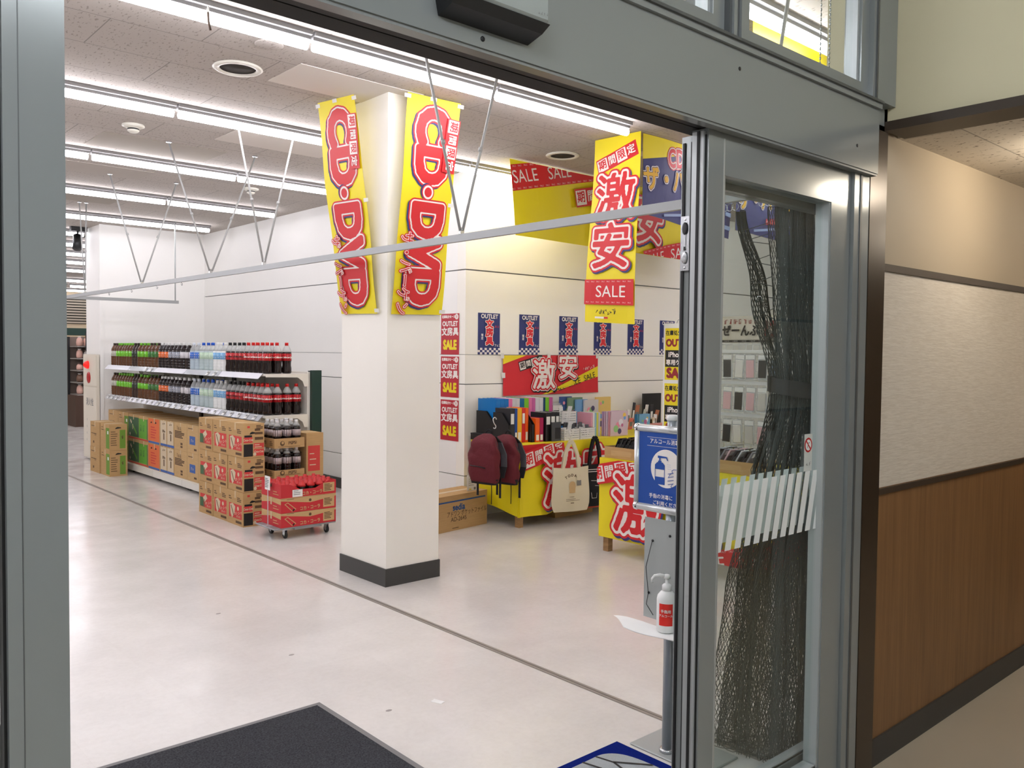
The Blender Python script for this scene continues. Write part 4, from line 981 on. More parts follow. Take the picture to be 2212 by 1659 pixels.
def red_s(p, w, h): p.poly(TR, [(0,0),(w,0),(w,h*.6),(w*.5,h*.7),(0,h*.5)]); p.disc(INK, w*.5, h*.8, .014, 14); lines(p, KRAFT2, w*.6, h*.4, w*.3, 2, .02, .006)
for k in range(2):
    o = carton(.49, .34, .114, KRAFT2, red_f, red_s, 'drink_tray'); o.location = (TX, TY, .095+k*.1155)
    tag(o, f'closed red and kraft drink tray on the trolley, {("bottom","middle")[k]} of three', 'tray', 'red drink trays on the trolley')
def red_top_f(p, w, h): red_f(p, w, h*1.0); p.rect(PAPERW, w*.24, h*.2, w*.44, h*.85); lines(p, GREY, w*.26, h*.7, w*.15, 3, .016, .005)
m = MB(); w, d, h, t = .49, .34, .115, .004; m.box(0,0,0,w,d,t,KRAFT2)
M = Matrix(((1,0,0,0),(0,0,-1,t),(0,1,0,0),(0,0,0,1))); m.prism([(0,t),(w,t),(w,h),(w*.86,h),(w*.62,h*.55),(w*.35,h*.55),(w*.16,h*.95),(0,h)], t, TR, M)
m.box(0,t,t,t,d,h,TR).box(w-t,t,t,w,d,h,TR).box(t,d-t,t,w-t,d,h,TR)
p = Print(); p.rect(KRAFT2, w*.76, h*.2, w*.97, h*.84); lines(p, INK, w*.78, h*.7, w*.16, 5, .012, .006); p.text(KRAFT2, 'コカ・コーラ', w*.56, h*.25, .034, .03, .9, 2); p.rect(PAPERW, w*.2, h*.06, w*.38, h*.56); lines(p, GREY, w*.22, h*.45, w*.13, 3, .014, .005); p.into(m, plane((0,0,0), *FRONT), .0003, .0003)
p = Print(); red_s(p, d, h); p.into(m, plane((0,d,0), *SIDE), .0003, .0003)
o = m.build('open_drink_tray'); o.location = (TX, TY, .326); tag(o, 'open red drink tray on top of the trolley stack, front cut low', 'tray')
q0 = None
for i in range(6):
    for j in range(4):
        if q0 is None:
            m = MB(); m.lathe([(.022,0),(.032,.004),(.033,.06),(.03,.085),(.018,.105),(.013,.112)], COLA, 12); q0 = m.build('small_drink_bottle')
            MB().lathe([(.0335,.075),(.031,.09),(.019,.107),(.0155,.112),(.0155,.128),(.014,.13)], g('red_wrap', (206,44,46), .3), 12).build('cap', q0); o = q0
        else: o = dup(q0)
        o.location = (TX+.045+.08*i, TY+.047+.082*j, .3308); tag(o, 'small red-topped cola bottle packed in the open trolley tray', 'bottle', 'small cola bottles in the open tray')
e = empty('price_card_stand', (3.077, 6.37, .0943)); tag(e, 'white price card on a thin clear stand at the trolley edge', 'price card')
MB().box(-.025,-.03,0,.025,.03,.004,CLEARP).build('foot_plate', e); MB().tube([(0,0,.004),(0,0,.30)], .005, CLEARP, 8).build('rod', e)
m = MB(); m.box(-.004,-.04,.29,0,.045,.40,PAPERW); p = Print(); lines(p, GREY, .008, .085, .065, 6, .013, .007); p.into(m, plane((-.004,.045,.29), *SIDE)); m.build('card', e)

# ---- hydrant cabinet on the wall end, and the supermarket beyond
e = empty('hydrant_cabinet', (3.44, 12.27, 0)); tag(e, 'cream fire hydrant cabinet with red lamp on the wall end', 'cabinet')
CREAM = mat('cabinet_cream', (228,220,204), .5)
MB().box(-.050,-.30,.03,-.016,.30,1.42,CREAM).build('cabinet_body', e); MB().box(-.056,-.285,1.0,-.0505,.285,1.4,CREAM).build('upper_panel', e)
d = MB().box(-.056,-.285,.06,-.0505,.285,.985,CREAM); p = Print(); p.text(GREY, '消火栓', .31, .78, .11, .02); [blur_words(p, GREY, .2, .55-.09*i, .045, 1) for i in range(4)]; p.into(d, plane((-.056,.31,0), *SIDE)); d.build('door', e)
MB().lathe([(.055,0),(.052,.02),(.035,.05),(.01,.06)], mat('red_lamp_lens', (230,30,24), .2, emit=.8), 18, M=Matrix.Translation((-.0565,.06,1.28)) @ Matrix.Rotation(-PI/2,4,'Y')).build('lamp', e)
MB().lathe([(.075,0),(.075,.008),(.05,.012)], mat('bell_red', (186,30,34), .4), 22, M=Matrix.Translation((-.0565,.03,1.11)) @ Matrix.Rotation(-PI/2,4,'Y')).build('bell', e)
e = empty('vent_louvre', (7.15, 25.96, 2.5)); tag(e, 'wide grey slatted vent high on the far supermarket wall', 'vent')
m = MB(); m.box(-.7,-.01,-.32,1.6,.03,.38,mat('vent_shadow', (70,66,58), .8)); m.build('backing', e)
for k in range(9): MB().box(-.7,-.035,-.30+k*.075,1.6,-.011,-.265+k*.075,mat('vent_slat', (176,164,146), .6)).build('slat', e)
e = empty('track_spotlight', (3.3, 12.45, H)); tag(e, 'black spotlight hanging from the ceiling beside the wall end', 'spotlight')
MB().box(-.09,-.04,-.06,.11,.04,0,BLACK).build('track_box', e); MB().tube([(0,0,-.06),(0,0,-.13)], .012, BLACK, 8).build('stem', e); MB().tube([(0,.02,-.11),(-.02,-.05,-.30)], [.05,.058], BLACK, 14).build('lamp_head', e)
for k, y in enumerate((13.4, 14.8, 16.2)):
    tag(MB().box(-4,y-.05,H-.02,8,y+.05,H,mat('ceiling_slot_dark', (48,42,38), .8)).build('ceiling_track'), ('long dark ceiling slot closest beyond the end wall','long dark ceiling slot, middle one beyond the end wall','long dark ceiling slot farthest beyond the end wall')[k], 'ceiling track')
rs = random.Random(21); PK = [mat('pack_'+n, c, .35) for n, c in (('pink',(222,176,160)),('peach',(226,186,150)),('brown',(120,88,70)),('cream',(222,208,190)),('plum',(96,72,70)),('amber',(214,158,60)),('white',(228,222,218)),('olive',(110,116,50)))]
def rack_unit(x0, x1, y, lab, zs):
    e = empty('food_display', ((x0+x1)/2, y, 0)); w = (x1-x0)/2; tag(e, lab, 'display shelf')
    MB().box(-w,0,0,w,.6,.60,mat('walnut_plinth', (76,54,42), .5)).build('plinth', e); MB().box(-w,.56,.6,w,.6,1.72,mat('display_dark', (120,104,94), .6)).build('back', e)
    for s in (-w, w-.04): MB().box(s,.5,.6,s+.04,.56,1.72,BLACK).build('post', e)
    for z in zs: MB().box(-w+.04,.0,z-.02,w-.04,.56,z,mat('display_shelf', (150,144,138), .4)).build('shelf_board', e)
    n = int((x1-x0-.1)/.125)
    for zi, z in enumerate(zs):
        for k in range(n):
            X = x0+.06+.063+k*.125; hh = rs.uniform(.09,.15); m = MB()
            hh *= 1.2; prof = [(.035,0),(.055,.015),(.060,hh*.45),(.052,hh*.8),(.03,hh)]
            m.lathe(prof, rs.choice(PK[:5] if zi < 3 else PK), 10); m.lathe([(.018,hh),(.038,hh+.02),(.025,hh+.022)], rs.choice(PK[3:]), 8)
            o = m.build('food_pack'); o.location = (X, y+.16, z+.0008)
            tag(o, 'small bagged food pack on '+lab.split(' with')[0], 'food pack', 'food packs on '+lab.split(' with')[0])
rack_unit(4.44, 4.86, 18.75, 'dark food display seen down the aisle with brown plinth, far one', (.62,.85,1.08,1.31,1.54))
rack_unit(4.60, 5.84, 17.6, 'dark food display half behind the hydrant cabinet with brown plinth', (.62,.85,1.08,1.31,1.54))
e = empty('hanging_sign', (5.15, 17.45, 1.44)); tag(e, 'dark promotional sign board above the far food displays', 'sign')
m = MB(); m.box(-.4,0,.0,.6,.02,.36,mat('sign_dark', (48,44,46), .6)); p = Print(); p.rect(PK[5], .12, .03, .8, .22); blur_words(p, PK[6], .5, .29, .08, 5); p.into(m, plane((-.4,0,0), *FRONT)); m.build('board', e)
MB().tube([(-.35,.01,.36),(-.35,.01,H-1.44)], .006, STEEL, 6).build('hanger_left', e).name = 'hanger'; MB().tube([(.5,.01,.36),(.5,.01,H-1.44)], .006, STEEL, 6).build('hanger', e)
# ================================================================== stationery table, case table
def cloth_path(pts):
    P = [Vector((*p, 0)) for p in pts]; Ls = [(b-a).length for a, b in zip(P, P[1:])]
    def at(s):
        k = 0
        while k < len(Ls)-1 and s > Ls[k]: s -= Ls[k]; k += 1
        d = (P[k+1]-P[k]).normalized(); return P[k]+d*s, Vector((d.y, -d.x, 0))
    return at, sum(Ls)
def table(name, lab, x0, y0, x1, y1, z):
    e = empty(name, ((x0+x1)/2, (y0+y1)/2, 0)); w, d = (x1-x0)/2, (y1-y0)/2; tag(e, lab, 'table')
    MB().box(-w, -d, z-.03, w, d, z, TABLEWOOD).build('table_top', e)
    for sx in (-1, 1):
        for sy in (-1, 1): MB().box(sx*(w-.03)-.025, sy*(d-.03)-.025, 0, sx*(w-.03)+.025, sy*(d-.03)+.025, z-.03, TABLEWOOD).build('leg', e)
    return e
def drape(name, lab, pts, ztop, zb, design, wave, top):
    at, L = cloth_path(pts); h = .6
    def fn(x, y, d):
        x = min(max(x, 0), L); p, n = at(x); v = y/h; zz = zb(x)+(ztop-zb(x))*v
        return p+n*(d+.004+wave(x, v))+Vector((0, 0, zz))
    pr = clip_design(design, 0.001, 0.001, L-.001, h-.001); mb = MB()
    br = sorted({0, L} | {round(sum((Vector((*b,0))-Vector((*a,0))).length for a, b in zip(pts[:k+1], pts[1:k+2])), 5) for k in range(len(pts)-2)})
    for a, b in zip(br, br[1:]):
        nx = max(2, round((b-a)/.06)); mb.grid(lambda u, v: fn(a+1e-6+(b-a-2e-6)*u, v*h, 0), nx, 10, YELC, False); mb.grid(lambda u, v: fn(a+1e-6+(b-a-2e-6)*(1-u), v*h, -.001), nx, 10, YELC, False)
    pr.into(mb, fn, .0014, .0008)
    x0, y0, x1, y1 = top; mb.box(x0, y0, ztop-.0002, x1, y1, ztop+.0018, YELC)
    return tag(mb.build(name), lab, 'tablecloth')
def shifted(d, dx):
    d.layers = [(m, [p+np.array((dx, 0)) for p in P]) for m, P in d.layers]; return d
table('display_table', 'long wooden table under the stationery, by the poster wall', 4.885, 5.37, 7.58, 5.99, .712)
zb1 = lambda s: float(np.interp(s, [0, .35, .65, .95, 1.2, 1.6, 2.6, 3.4], [.20, .14, .09, .095, .14, .155, .15, .15]))
drape('table_cloth', 'yellow bargain cloth sagging from the stationery table', [(4.868,6.0),(4.868,5.352),(7.6,5.352)], .7125, zb1, shifted(bargain_design(.6, 3, .03, .475), -.05), lambda s, v: (1-v)*(.022*math.sin(s*7.0+1)+.012*math.sin(s*15)), (4.868,5.352,7.6,6.0))
table('display_table', 'wooden table in front carrying the phone case trays', 4.83, 3.02, 5.52, 4.36, .712)
drape('table_cloth', 'yellow bargain cloth stretched flat around the front case table', [(5.55,4.375),(4.808,4.375),(4.808,3.0),(5.55,3.0)], .7125, lambda s: .115, shifted(bargain_design(.6, 2.9, -.5, .475), -.03), lambda s, v: .002*math.sin(s*9), (4.808,3.0,5.55,4.375))
ZT = .7150

# ---- kraft carton beside the table, price card on it
def seda_f(p, w, h):
    p.rect(mat('box_blue', (46,84,140), .7), w*.03, h*.80, w*.97, h*.845); p.text(mat('box_blue'), 'sedia', w*.55, h*.64, .075, .035, 1); p.text(INK, 'アドワン ポケットファイル', w*.68, h*.46, .052, .012, .78); p.text(INK, 'AD-2645', w*.55, h*.31, .052, .01, 1); lines(p, INK, w*.45, h*.06, w*.15, 1, .01, .006)
o = carton(.80, .30, .30, KRAFT, seda_f, None, 'shipping_carton'); o.location = (4.02, 5.585, 0); o.rotation_euler.z = .15; tag(o, 'long kraft shipping carton on the floor between pillar and yellow table', 'carton')
m = MB(); m.box(-.05,-.002,.0,.05,.002,.135,PAPERW); p = Print(); lines(p, GREY, -.035, .10, .06, 4, .018, .004, 3); p.rect(YEL, -.03, .008, -.01, .018); p.rect(GREY, .015, .008, .035, .03); p.into(m, plane((0,-.002,0), *FRONT)); m.box(-.03,.0,0,.03,.03,.002,PAPERW)
o = m.build('price_card'); o.location = (4.665, 5.735, .3006); o.rotation_euler.z = -.15; tag(o, 'small white price card standing on the long kraft carton', 'price card')
o = carton(.5, .3, .10, KRAFT, None, None, 'flat_carton'); o.location = (5.45, 5.5, 0); tag(o, 'flat kraft carton lying under the stationery table', 'carton')

# ---- hanging bags
def hook(x, y, z, lab, s=1.):
    pts = [(0,0,.055)]; pts = [(.018*math.cos(a)*s, 0, .05+.018*math.sin(a)*s) for a in [k*PI/6 for k in range(0,8)]]+[(-.012*s,0,.03),(.0,0,.01)]+[(.012*s*1.0+.014*math.cos(a)*s-.012*s, 0, -.01+.016*math.sin(a)*s) for a in [PI/2-k*PI/6 for k in range(1,9)]]
    o = MB().tube(pts, .0042, mat('hook_white', (226,226,224), .3), 8).build('s_hook'); o.location = (x, y, z); return tag(o, lab, 'hook')
MAR = mat('maroon_fabric', (100,24,36), .8); n, l, bb = nodes(MAR); bump(n, l, bb, noise(n, l, coords(n, l), 14, 4), .5, .02)
STRAP = mat('black_webbing', (30,30,34), .85); MESHG = mat('grey_padding', (84,84,90), .9)
def backpack(loc, rz, lab, sc=1., crumple=1.):
    """origin at the top grab loop; front faces local -Y"""
    e = empty('backpack', loc, rz); tag(e, lab, 'backpack', 'maroon backpacks hanging from the table corner')
    Wd, Hh, Dp = .150, .41, .10; n1, n2 = 20, 22; V = []
    rnd = random.Random(int(crumple*10))
    def prof(t):        # half width, front depth at height fraction t (0 bottom .. 1 top)
        w = Wd*(.93+.10*math.sin(PI*min(1, t*1.15)))*(1 if t < .62 else math.sqrt(max(0, 1-((t-.62)/.385)**2))*.88+.12)
        d = Dp*(.80+.30*math.sin(PI*(t*.9+.05)))*(1 if t < .82 else max(.15, 1-((t-.82)/.2)**2))
        return w, d
    for j in range(n2+1):
        t = j/n2; w, d = prof(t)
        if j == 0: w, d = w*.93, d*.85
        for k in range(n1):
            a = PI+PI*2*k/n1; c, s_ = math.cos(a), math.sin(a); p = 3.2
            x = w*math.copysign(abs(c)**(2/p), c); y = math.copysign(abs(s_)**(2/p), s_); y = -d*.5+y*d*.5
            y -= .010*crumple*math.sin(t*13+x*30)*max(0, -math.copysign(1, s_))*(t > .55)
            x += .006*crumple*math.sin(t*17+k)
            V.append((x, y-.004, -.03-Hh*(1-t)))
    F = [[j*n1+k, j*n1+(k+1)%n1, (j+1)*n1+(k+1)%n1, (j+1)*n1+k] for j in range(n2) for k in range(n1)]+[list(range(n1))[::-1], list(range(n2*n1, (n2+1)*n1))]
    m = MB(); m.add(V, F, MAR, True); m.build('bag_body', e)
    b = MB(); w, d = prof(.02); V = []
    for z, f in ((-.03-Hh-.004,.93),(-.03-Hh+.045,1.015)):
        for k in range(n1):
            a = 2*PI*k/n1; c, s_ = math.cos(a), math.sin(a); V.append((w*f*math.copysign(abs(c)**.625, c), -d*.5+d*.5*f*math.copysign(abs(s_)**.625, s_)-.004, z))
    b.add(V, [[k, (k+1)%n1, n1+(k+1)%n1, n1+k] for k in range(n1)]+[list(range(n1))[::-1]], STRAP, True); b.build('base_panel', e)
    zt = lambda x, t: -prof(t)[1]-.006
    z = MB(); z.tube([(-.105, zt(0,.35)-.002, -.03-Hh*.64), (0, zt(0,.35)-.004, -.03-Hh*.65), (.06, zt(0,.35)-.003, -.03-Hh*.67)], .004, BLACK, 6); z.build('pocket_zip', e)
    z = MB(); pts = [( .9*prof(t)[0]*s2, -prof(t)[1]*.45, -.03-Hh*(1-t)) for s2, t in [(-1.06,.5),(-1.06,.7),(-1.06,.86),(-.8,.95),(-.3,1.0),(.3,1.0),(.8,.95),(1.06,.86),(1.06,.7),(1.06,.5)]]; z.tube(pts, .005, BLACK, 6); z.build('main_zip', e)
    MB().tube([(-.03,.0,-.035),(-.025,.004,-.01),(0,.005,.004),(.025,.004,-.01),(.03,.0,-.035)], .006, STRAP, 8).build('grab_loop', e)
    for s2 in (-1, 1):
        m = MB(); path = [(s2*.05,.006,-.05),(s2*.085,.035,-.10),(s2*.125,.05,-.20),(s2*.135,.04,-.30),(s2*.13,.012,-.39)]
        for i in range(len(path)-1):
            a, c2 = Vector(path[i]), Vector(path[i+1]); hw = .028
            V = [a+Vector((-hw,-.006,0)), a+Vector((hw,-.006,0)), a+Vector((hw,.006,0)), a+Vector((-hw,.006,0))]+[c2+Vector((-hw,-.006,0)), c2+Vector((hw,-.006,0)), c2+Vector((hw,.006,0)), c2+Vector((-hw,.006,0))]
            m.add(V, [(0,1,5,4),(1,2,6,5),(2,3,7,6),(3,0,4,7),(0,3,2,1),(4,5,6,7)], MESHG if i in (1,2) else STRAP)
        m.build('shoulder_strap', e)
        MB().box(s2*.12-.011, .008, -.56, s2*.12+.011, .011, -.39, STRAP).build('strap_tail', e)
    MB().tube([(.03,.006,-.42),(.035,.004,-.52),(.03,.008,-.62)], .0035, STRAP, 6).build('strap_tail', e)
    return e
backpack((4.585,5.425,.855), -1.38, 'maroon backpack with black base hanging in front at the cloth corner')
backpack((4.78,5.40,.84), -1.38, 'maroon backpack partly hidden behind the front one, showing grey straps', crumple=1.6)
hook(4.68,5.46,.885, 'white S-shaped hook holding the maroon backpacks')
CANV = mat('natural_canvas', (226,216,190), .9); n, l, bb = nodes(CANV); bump(n, l, bb, noise(n, l, coords(n, l, (400,400,400)), 1, 2), .25, .002)
BCANV = mat('black_canvas', (24,24,26), .9)
def tote(loc, rz, mt, w, h, drop, lab, design, name='tote_bag', gusset=.05):
    e = empty(name, loc, rz); tag(e, lab, 'tote bag')
    nx, nz = 14, 12; mb = MB()
    def P(u, v, front):
        bulge = math.sin(PI*u)*(.35+.65*math.sin(PI*(v*.8+.1)))*gusset*.5
        x = (u-.5)*w*(1.0+.03*math.sin(v*5)); z = -drop-h*(1-v)-.012*math.sin(PI*u)*(v > .97)
        corner = .03*max(0, .12-v)/.12*(abs(u-.5)*2)**6
        return (x*(1-corner*3), (-bulge-.003 if front else bulge*.6+.003)+.004*math.sin(u*9+v*6), z)
    mb.grid(lambda u, v: P(u, v, True), nx, nz, mt); mb.grid(lambda u, v: P(1-u, v, False), nx, nz, mt)
    for u in (0, 1): V = [P(u, j/nz, f) for j in range(nz+1) for f in (True, False)]; mb.add(V, [(2*j, 2*j+1, 2*j+3, 2*j+2) for j in range(nz)], mt)
    V = [P(i/nx, 0, f) for i in range(nx+1) for f in (True, False)]; mb.add(V, [(2*i, 2*i+1, 2*i+3, 2*i+2) for i in range(nx)], mt)
    pr = Print(.03); design(pr, w, h); pr.into(mb, lambda x, y, d: Vector(P(x/w, y/h, True))+Vector((0, -d, 0)), .0018, .0006); mb.build('bag_body', e)
    for yy in (-.008, .010):
        m = MB(); pts = [(-w*.22, yy, -drop-.02), (-w*.17, yy, -drop*.55), (-.02, yy, -.03), (0, yy, -.012), (.02, yy, -.03), (w*.17, yy, -drop*.55), (w*.22, yy, -drop-.02)]
        for i in range(len(pts)-1):
            a, b = Vector(pts[i]), Vector(pts[i+1]); hw = .015; nrm = Vector((-(b-a).z, 0, (b-a).x)).normalized()*hw; t = Vector((0,.0015,0))
            V = [a-nrm-t, a+nrm-t, a+nrm+t, a-nrm+t, b-nrm-t, b+nrm-t, b+nrm+t, b-nrm+t]; m.add(V, [(0,4,5,1),(1,5,6,2),(2,6,7,3),(3,7,4,0),(0,1,2,3),(7,6,5,4)], mt)
        m.build('handle', e)
    return e
def cream_design(p, w, h):
    for i, ch in enumerate('TODAY'):
        a = math.radians(38-19*i); p.text(INK, ch, w*.5+.095*math.sin(-a)*1.0, h*.56+.095*math.cos(a)*1.05, .032, .03, 1, math.degrees(a)*.7)
    TAN = mat('tan_print', (206,174,128), .9); p.poly(TAN, [(w*.42,h*.42),(w*.58,h*.42),(w*.59,h*.58),(w*.41,h*.58)]); p.disc(TAN, w*.5, h*.60, w*.085, 16); p.rect(GREY, w*.62, h*.58, w*.74, h*.70); p.disc(CANV, w*.68, h*.76, w*.07, 18)
    lines(p, INK, w*.42, h*.33, w*.2, 1, .01, .003); lines(p, INK, w*.33, h*.28, w*.4, 2, .013, .003); lines(p, INK, w*.45, h*.19, w*.14, 1, .01, .006)
tote((5.34,5.20,.745), -.25, CANV, .37, .39, .235, 'cream canvas tote bag with brown print hanging on the yellow cloth', cream_design)
def black_design(p, w, h):
    lines(p, WPRINT, w*.2, h*.86, w*.6, 2, .02, .006); p.stroke(WPRINT, [(w*.3,h*.62),(w*.6,h*.6)], .003); p.stroke(WPRINT, [(w*.45,h*.5),(w*.75,h*.47),(w*.7,h*.4)], .003); p.stroke(WPRINT, [(w*.3,h*.35),(w*.33,h*.22),(w*.5,h*.22),(w*.52,h*.33)], .003); p.rect(mat('rust_print', (166,60,34), .8), 0, .0, w, .012)
tote((5.72,5.27,.755), -.1, BCANV, .30, .40, .25, 'black canvas tote bag with thin white lines beside the cream one', black_design)
hook(5.34,5.215,.77, 'clear-white S-shaped hook holding the cream tote bag', .9)

# ---- stationery on the table
def binder(w, d, h, mt, spine=None, lab=PAPERW, tilt=0, name='ring_binder'):
    """spine faces -Y; cover faces -X"""
    m = MB(); m.box(0, 0, 0, w, .003, h, mt).box(0, .003, 0, .002, d, h, mt).box(w-.002, .003, 0, w, d, h, mt); o = m.build(name)
    MB().box(.003, .004, .003, w-.003, d-.004, h-.004, PAPERW).build('pages', o)
    if spine:
        s = MB(); p = Print(); p.rect(lab, w*.15, h*.55 if spine != 'low' else h*.06, w*.85, h*.85 if spine != 'low' else h*.30)
        p.into(s, plane((0,0,0), *FRONT)); s.build('spine_label', o)
    return o
def magazine_box(x, y, w, d, h, lab, name='file_box'):
    m = MB(); M = Matrix(((0,0,1,0),(1,0,0,0),(0,1,0,0),(0,0,0,1)))
    prof = [(0,0),(d,0),(d,h),(d*.45,h),(0,h*.62)]
    m.prism(prof, .003, BLACK, M @ Matrix.Identity(4)); m.prism(prof, .003, BLACK, Matrix.Translation((w-.003,0,0)) @ M); m.box(0,d-.003,0,w,d,h,BLACK).box(0,0,0,w,.003,h*.62,BLACK).box(0,0,0,w,d,.003,BLACK)
    o = m.build(name); o.location = (x, y, ZT+.0005); tag(o, lab, 'file box'); return o
mk = lambda n, c: mat('folder_'+n, c, .3)
back = [(.055,'blue',(0,116,190))]*1+[(.05,'blue',(0,116,190)),(.045,'blue',(0,116,190)),(.045,'pink',(232,120,170)),(.045,'clear',(222,222,224)),(.045,'clear',(222,222,224)),(.055,'teal',(0,104,150)),(.055,'lime',(128,204,40)),(.042,'pink',(232,120,170)),(.042,'rose',(206,96,160)),(.05,'clear',(222,222,224)),(.05,'clear',(222,222,224)),(.028,'navy',(10,66,110)),(.048,'lime',(128,204,40)),(.048,'rose',(206,96,160))]
x = 4.926; seen = {}
nms = ['leftmost blue folder standing tall behind the black file box','second blue folder in the back row of the table','third blue folder, next to the pink one','pink folder between the blue and the clear ones','clear white folder just right of the first pink one','clear white folder left of the teal one','teal folder in the middle of the back row','lime green folder right of the teal one','pink folder right of the first lime green one','rose folder left of two clear ones','clear white folder right of the rose one','clear white folder left of the narrow navy one','narrow navy folder in the back row','lime green folder near the right end of the back row','rose folder at the right end of the back row']
for (w, cn, c), lab in zip(back, nms):
    o = binder(w-.002, .25, .37, mk(cn, c), None, name='folder'); o.location = (x, 5.73, ZT+.0005); tag(o, lab, 'folder', 'folders in the back row'); x += w
magazine_box(4.903, 5.735, .02, .24, .26, 'black file box at the left of the tall blue folders'); magazine_box(4.876, 5.50, .02, .21, .26, 'black file box left of the charcoal ring binder')
m = MB(); m.box(0,0,0,.052,.24,.055,BLACK).box(-.002,0,.05,.052,.24,.06,BLACK); o = m.build('storage_case'); o.location = (4.846, 5.745, ZT+.0005); tag(o, 'low black case lying along the table end behind the backpacks', 'case'); MB().box(-.004,.0,.02,0,.05,.055,mat('label_violet',(60,52,120),.5)).build('corner_tag', o)
front = [(.055,'charcoal',(44,44,48)),(.03,'royal',(22,76,160)),(.052,'yellow',(246,184,10)),(.042,'red',(216,30,30)),(.036,'orange',(244,98,20))]
x = 4.90
for (w, cn, c), lab in zip(front, ('charcoal ring binder with white spine label in the front row','blue ring binder next to the yellow one','yellow ring binder in the front row','red ring binder between yellow and orange','orange ring binder at the end of the front row')):
    o = binder(w-.002, .20, .30, mk(cn, c), 'hi' if cn in ('charcoal','red') else 'low'); o.location = (x, 5.51, ZT+.0005); tag(o, lab, 'ring binder', 'ring binders in the front row'); x += w
magazine_box(5.118, 5.47, .035, .2, .25, 'slim black file box right of the orange binder')
for w, cn, c, lab, xx in ((.05,'orange',(244,98,20),'short orange notebook file right of the slim black box',5.156),(.045,'magenta',(176,26,86),'short magenta notebook file beside the black files',5.208)):
    o = binder(w-.002, .18, .21, mk(cn, c), 'low'); o.location = (xx, 5.46, ZT+.0005); tag(o, lab, 'notebook file')
x = 5.262
for k, (w, lab) in enumerate(((.06,'black zip file with white tag, left one'),(.06,'black zip file with white tag, middle one'),(.05,'black zip file with white tag, right one'))):
    o = binder(w-.002, .2, .255, mk('black', (28,28,30)), None, name='zip_file'); o.location = (x, 5.44, ZT+.0005); tag(o, lab, 'file', 'black zip files'); MB().box(.006,-.003,.15,w-.012,0,.22,PAPERW).build('tag_label', o); x += w
o = binder(.11, .012, .17, mk('greyblack', (70,72,76)), None, name='document_case'); o.location = (5.31, 5.41, ZT+.0005); tag(o, 'dark grey document case leaning before the black files', 'case'); MB().box(.04,-.002,.02,.1,0,.12,BLACK).build('window_panel', o)
def basket(x, y, w, d, h, lab, mt=WHITE, name='plastic_basket'):
    m = MB(); t = .004; m.box(0,0,0,w,d,t,mt)
    for k in range(5):
        z0 = t+(h-t)*k/5; z1 = z0+(h-t)/5-.005; z1 = z1 if k < 4 else h
        m.box(0,0,z0,w,t,z1,mt).box(0,d-t,z0,w,d,z1,mt).box(0,t,z0,t,d-t,z1,mt).box(w-t,t,z0,w,d-t,z1,mt)
    for xx in (0, w-.008, w/2-.004): m.box(xx,-.001,0,xx+.008,t,h,mt).box(xx,d-t,0,xx+.008,d+.001,h,mt)
    m.box(-.004,-.004,h-.006,w+.004,t,h,mt).box(-.004,d-t,h-.006,w+.004,d+.004,h,mt).box(-.004,0,h-.006,t,d,h,mt).box(w-t,0,h-.006,w+.004,d,h,mt)
    o = m.build(name); o.location = (x, y, ZT+.0005); return tag(o, lab, 'basket')
rp = random.Random(4)
def packs_in(x, y, w, d, z, n, cols_, lab, grp, hh=(.08,.12), name='small_pack'):
    for k in range(n):
        m = MB(); ww = rp.uniform(.035,.06); h = rp.uniform(*hh); M = Matrix.Rotation(rp.uniform(-.25,.25), 4, 'X') @ Matrix.Rotation(rp.uniform(-.12,.12), 4, 'Y')
        c = mat('pack_col_%d' % k if False else 'pk_'+str(cols_[k % len(cols_)]), cols_[k % len(cols_)], .35)
        m.box(-ww/2,-.004,.012,ww/2,.004,h,c,M); m.box(-ww*.35,-.0055,h*.35,ww*.35,-.0042,h*.7,PAPERW if k % 2 else GREY,M); o = m.build(name)
        o.location = (x+w*(.14+.72*(k+.5)/n)+0*rp.random(), y+d*(.3+.4*((k*7) % 5)/5), z); tag(o, lab, 'pack', grp)
basket(5.445,5.39,.195,.17,.10,'white plastic basket at the table front above the cream tote, left one'); basket(5.65,5.39,.195,.17,.10,'white plastic basket at the table front above the cream tote, right one')
packs_in(5.445,5.39,.195,.17,ZT+.006,6,[(214,214,216),(62,66,72),(0,116,190),(230,230,228)],'small stationery pack in the left front basket','packs in the left front basket',(.10,.16))
packs_in(5.65,5.39,.195,.17,ZT+.006,6,[(222,222,222),(92,92,96),(206,206,210),(40,40,44)],'small stationery pack in the right front basket','packs in the right front basket',(.10,.15))
o = MB().box(0,0,0,.2,.16,.13,BLACK).build('storage_case'); o.location = (5.62,5.60,ZT+.0005); tag(o, 'black crate carrying the raised white basket', 'case')
b = basket(5.622,5.60,.19,.15,.11,'raised white plastic basket behind the two front baskets'); b.location.z = ZT+.1312
packs_in(5.622,5.60,.19,.15,ZT+.1366,5,[(236,236,234),(216,216,214),(70,72,78)],'white paper pack in the raised basket','packs in the raised basket',(.12,.16))
for k, (xx, lab) in enumerate(((5.66,'clear pack with black bar stripes behind the black files, left one'),(5.795,'clear pack with black bar stripes behind the black files, right one'))):
    m = MB(); m.box(0,0,0,.125,.012,.30,CLEARP).box(.004,-.001,.1,.126,0,.28,WHITE); [m.box(.02+.018*q,-.002,.16,.03+.018*q,-.001,.23,BLKP) for q in range(5)]; o = m.build('clear_pack'); o.location = (xx,5.90,ZT+.0005); tag(o, lab, 'pack')
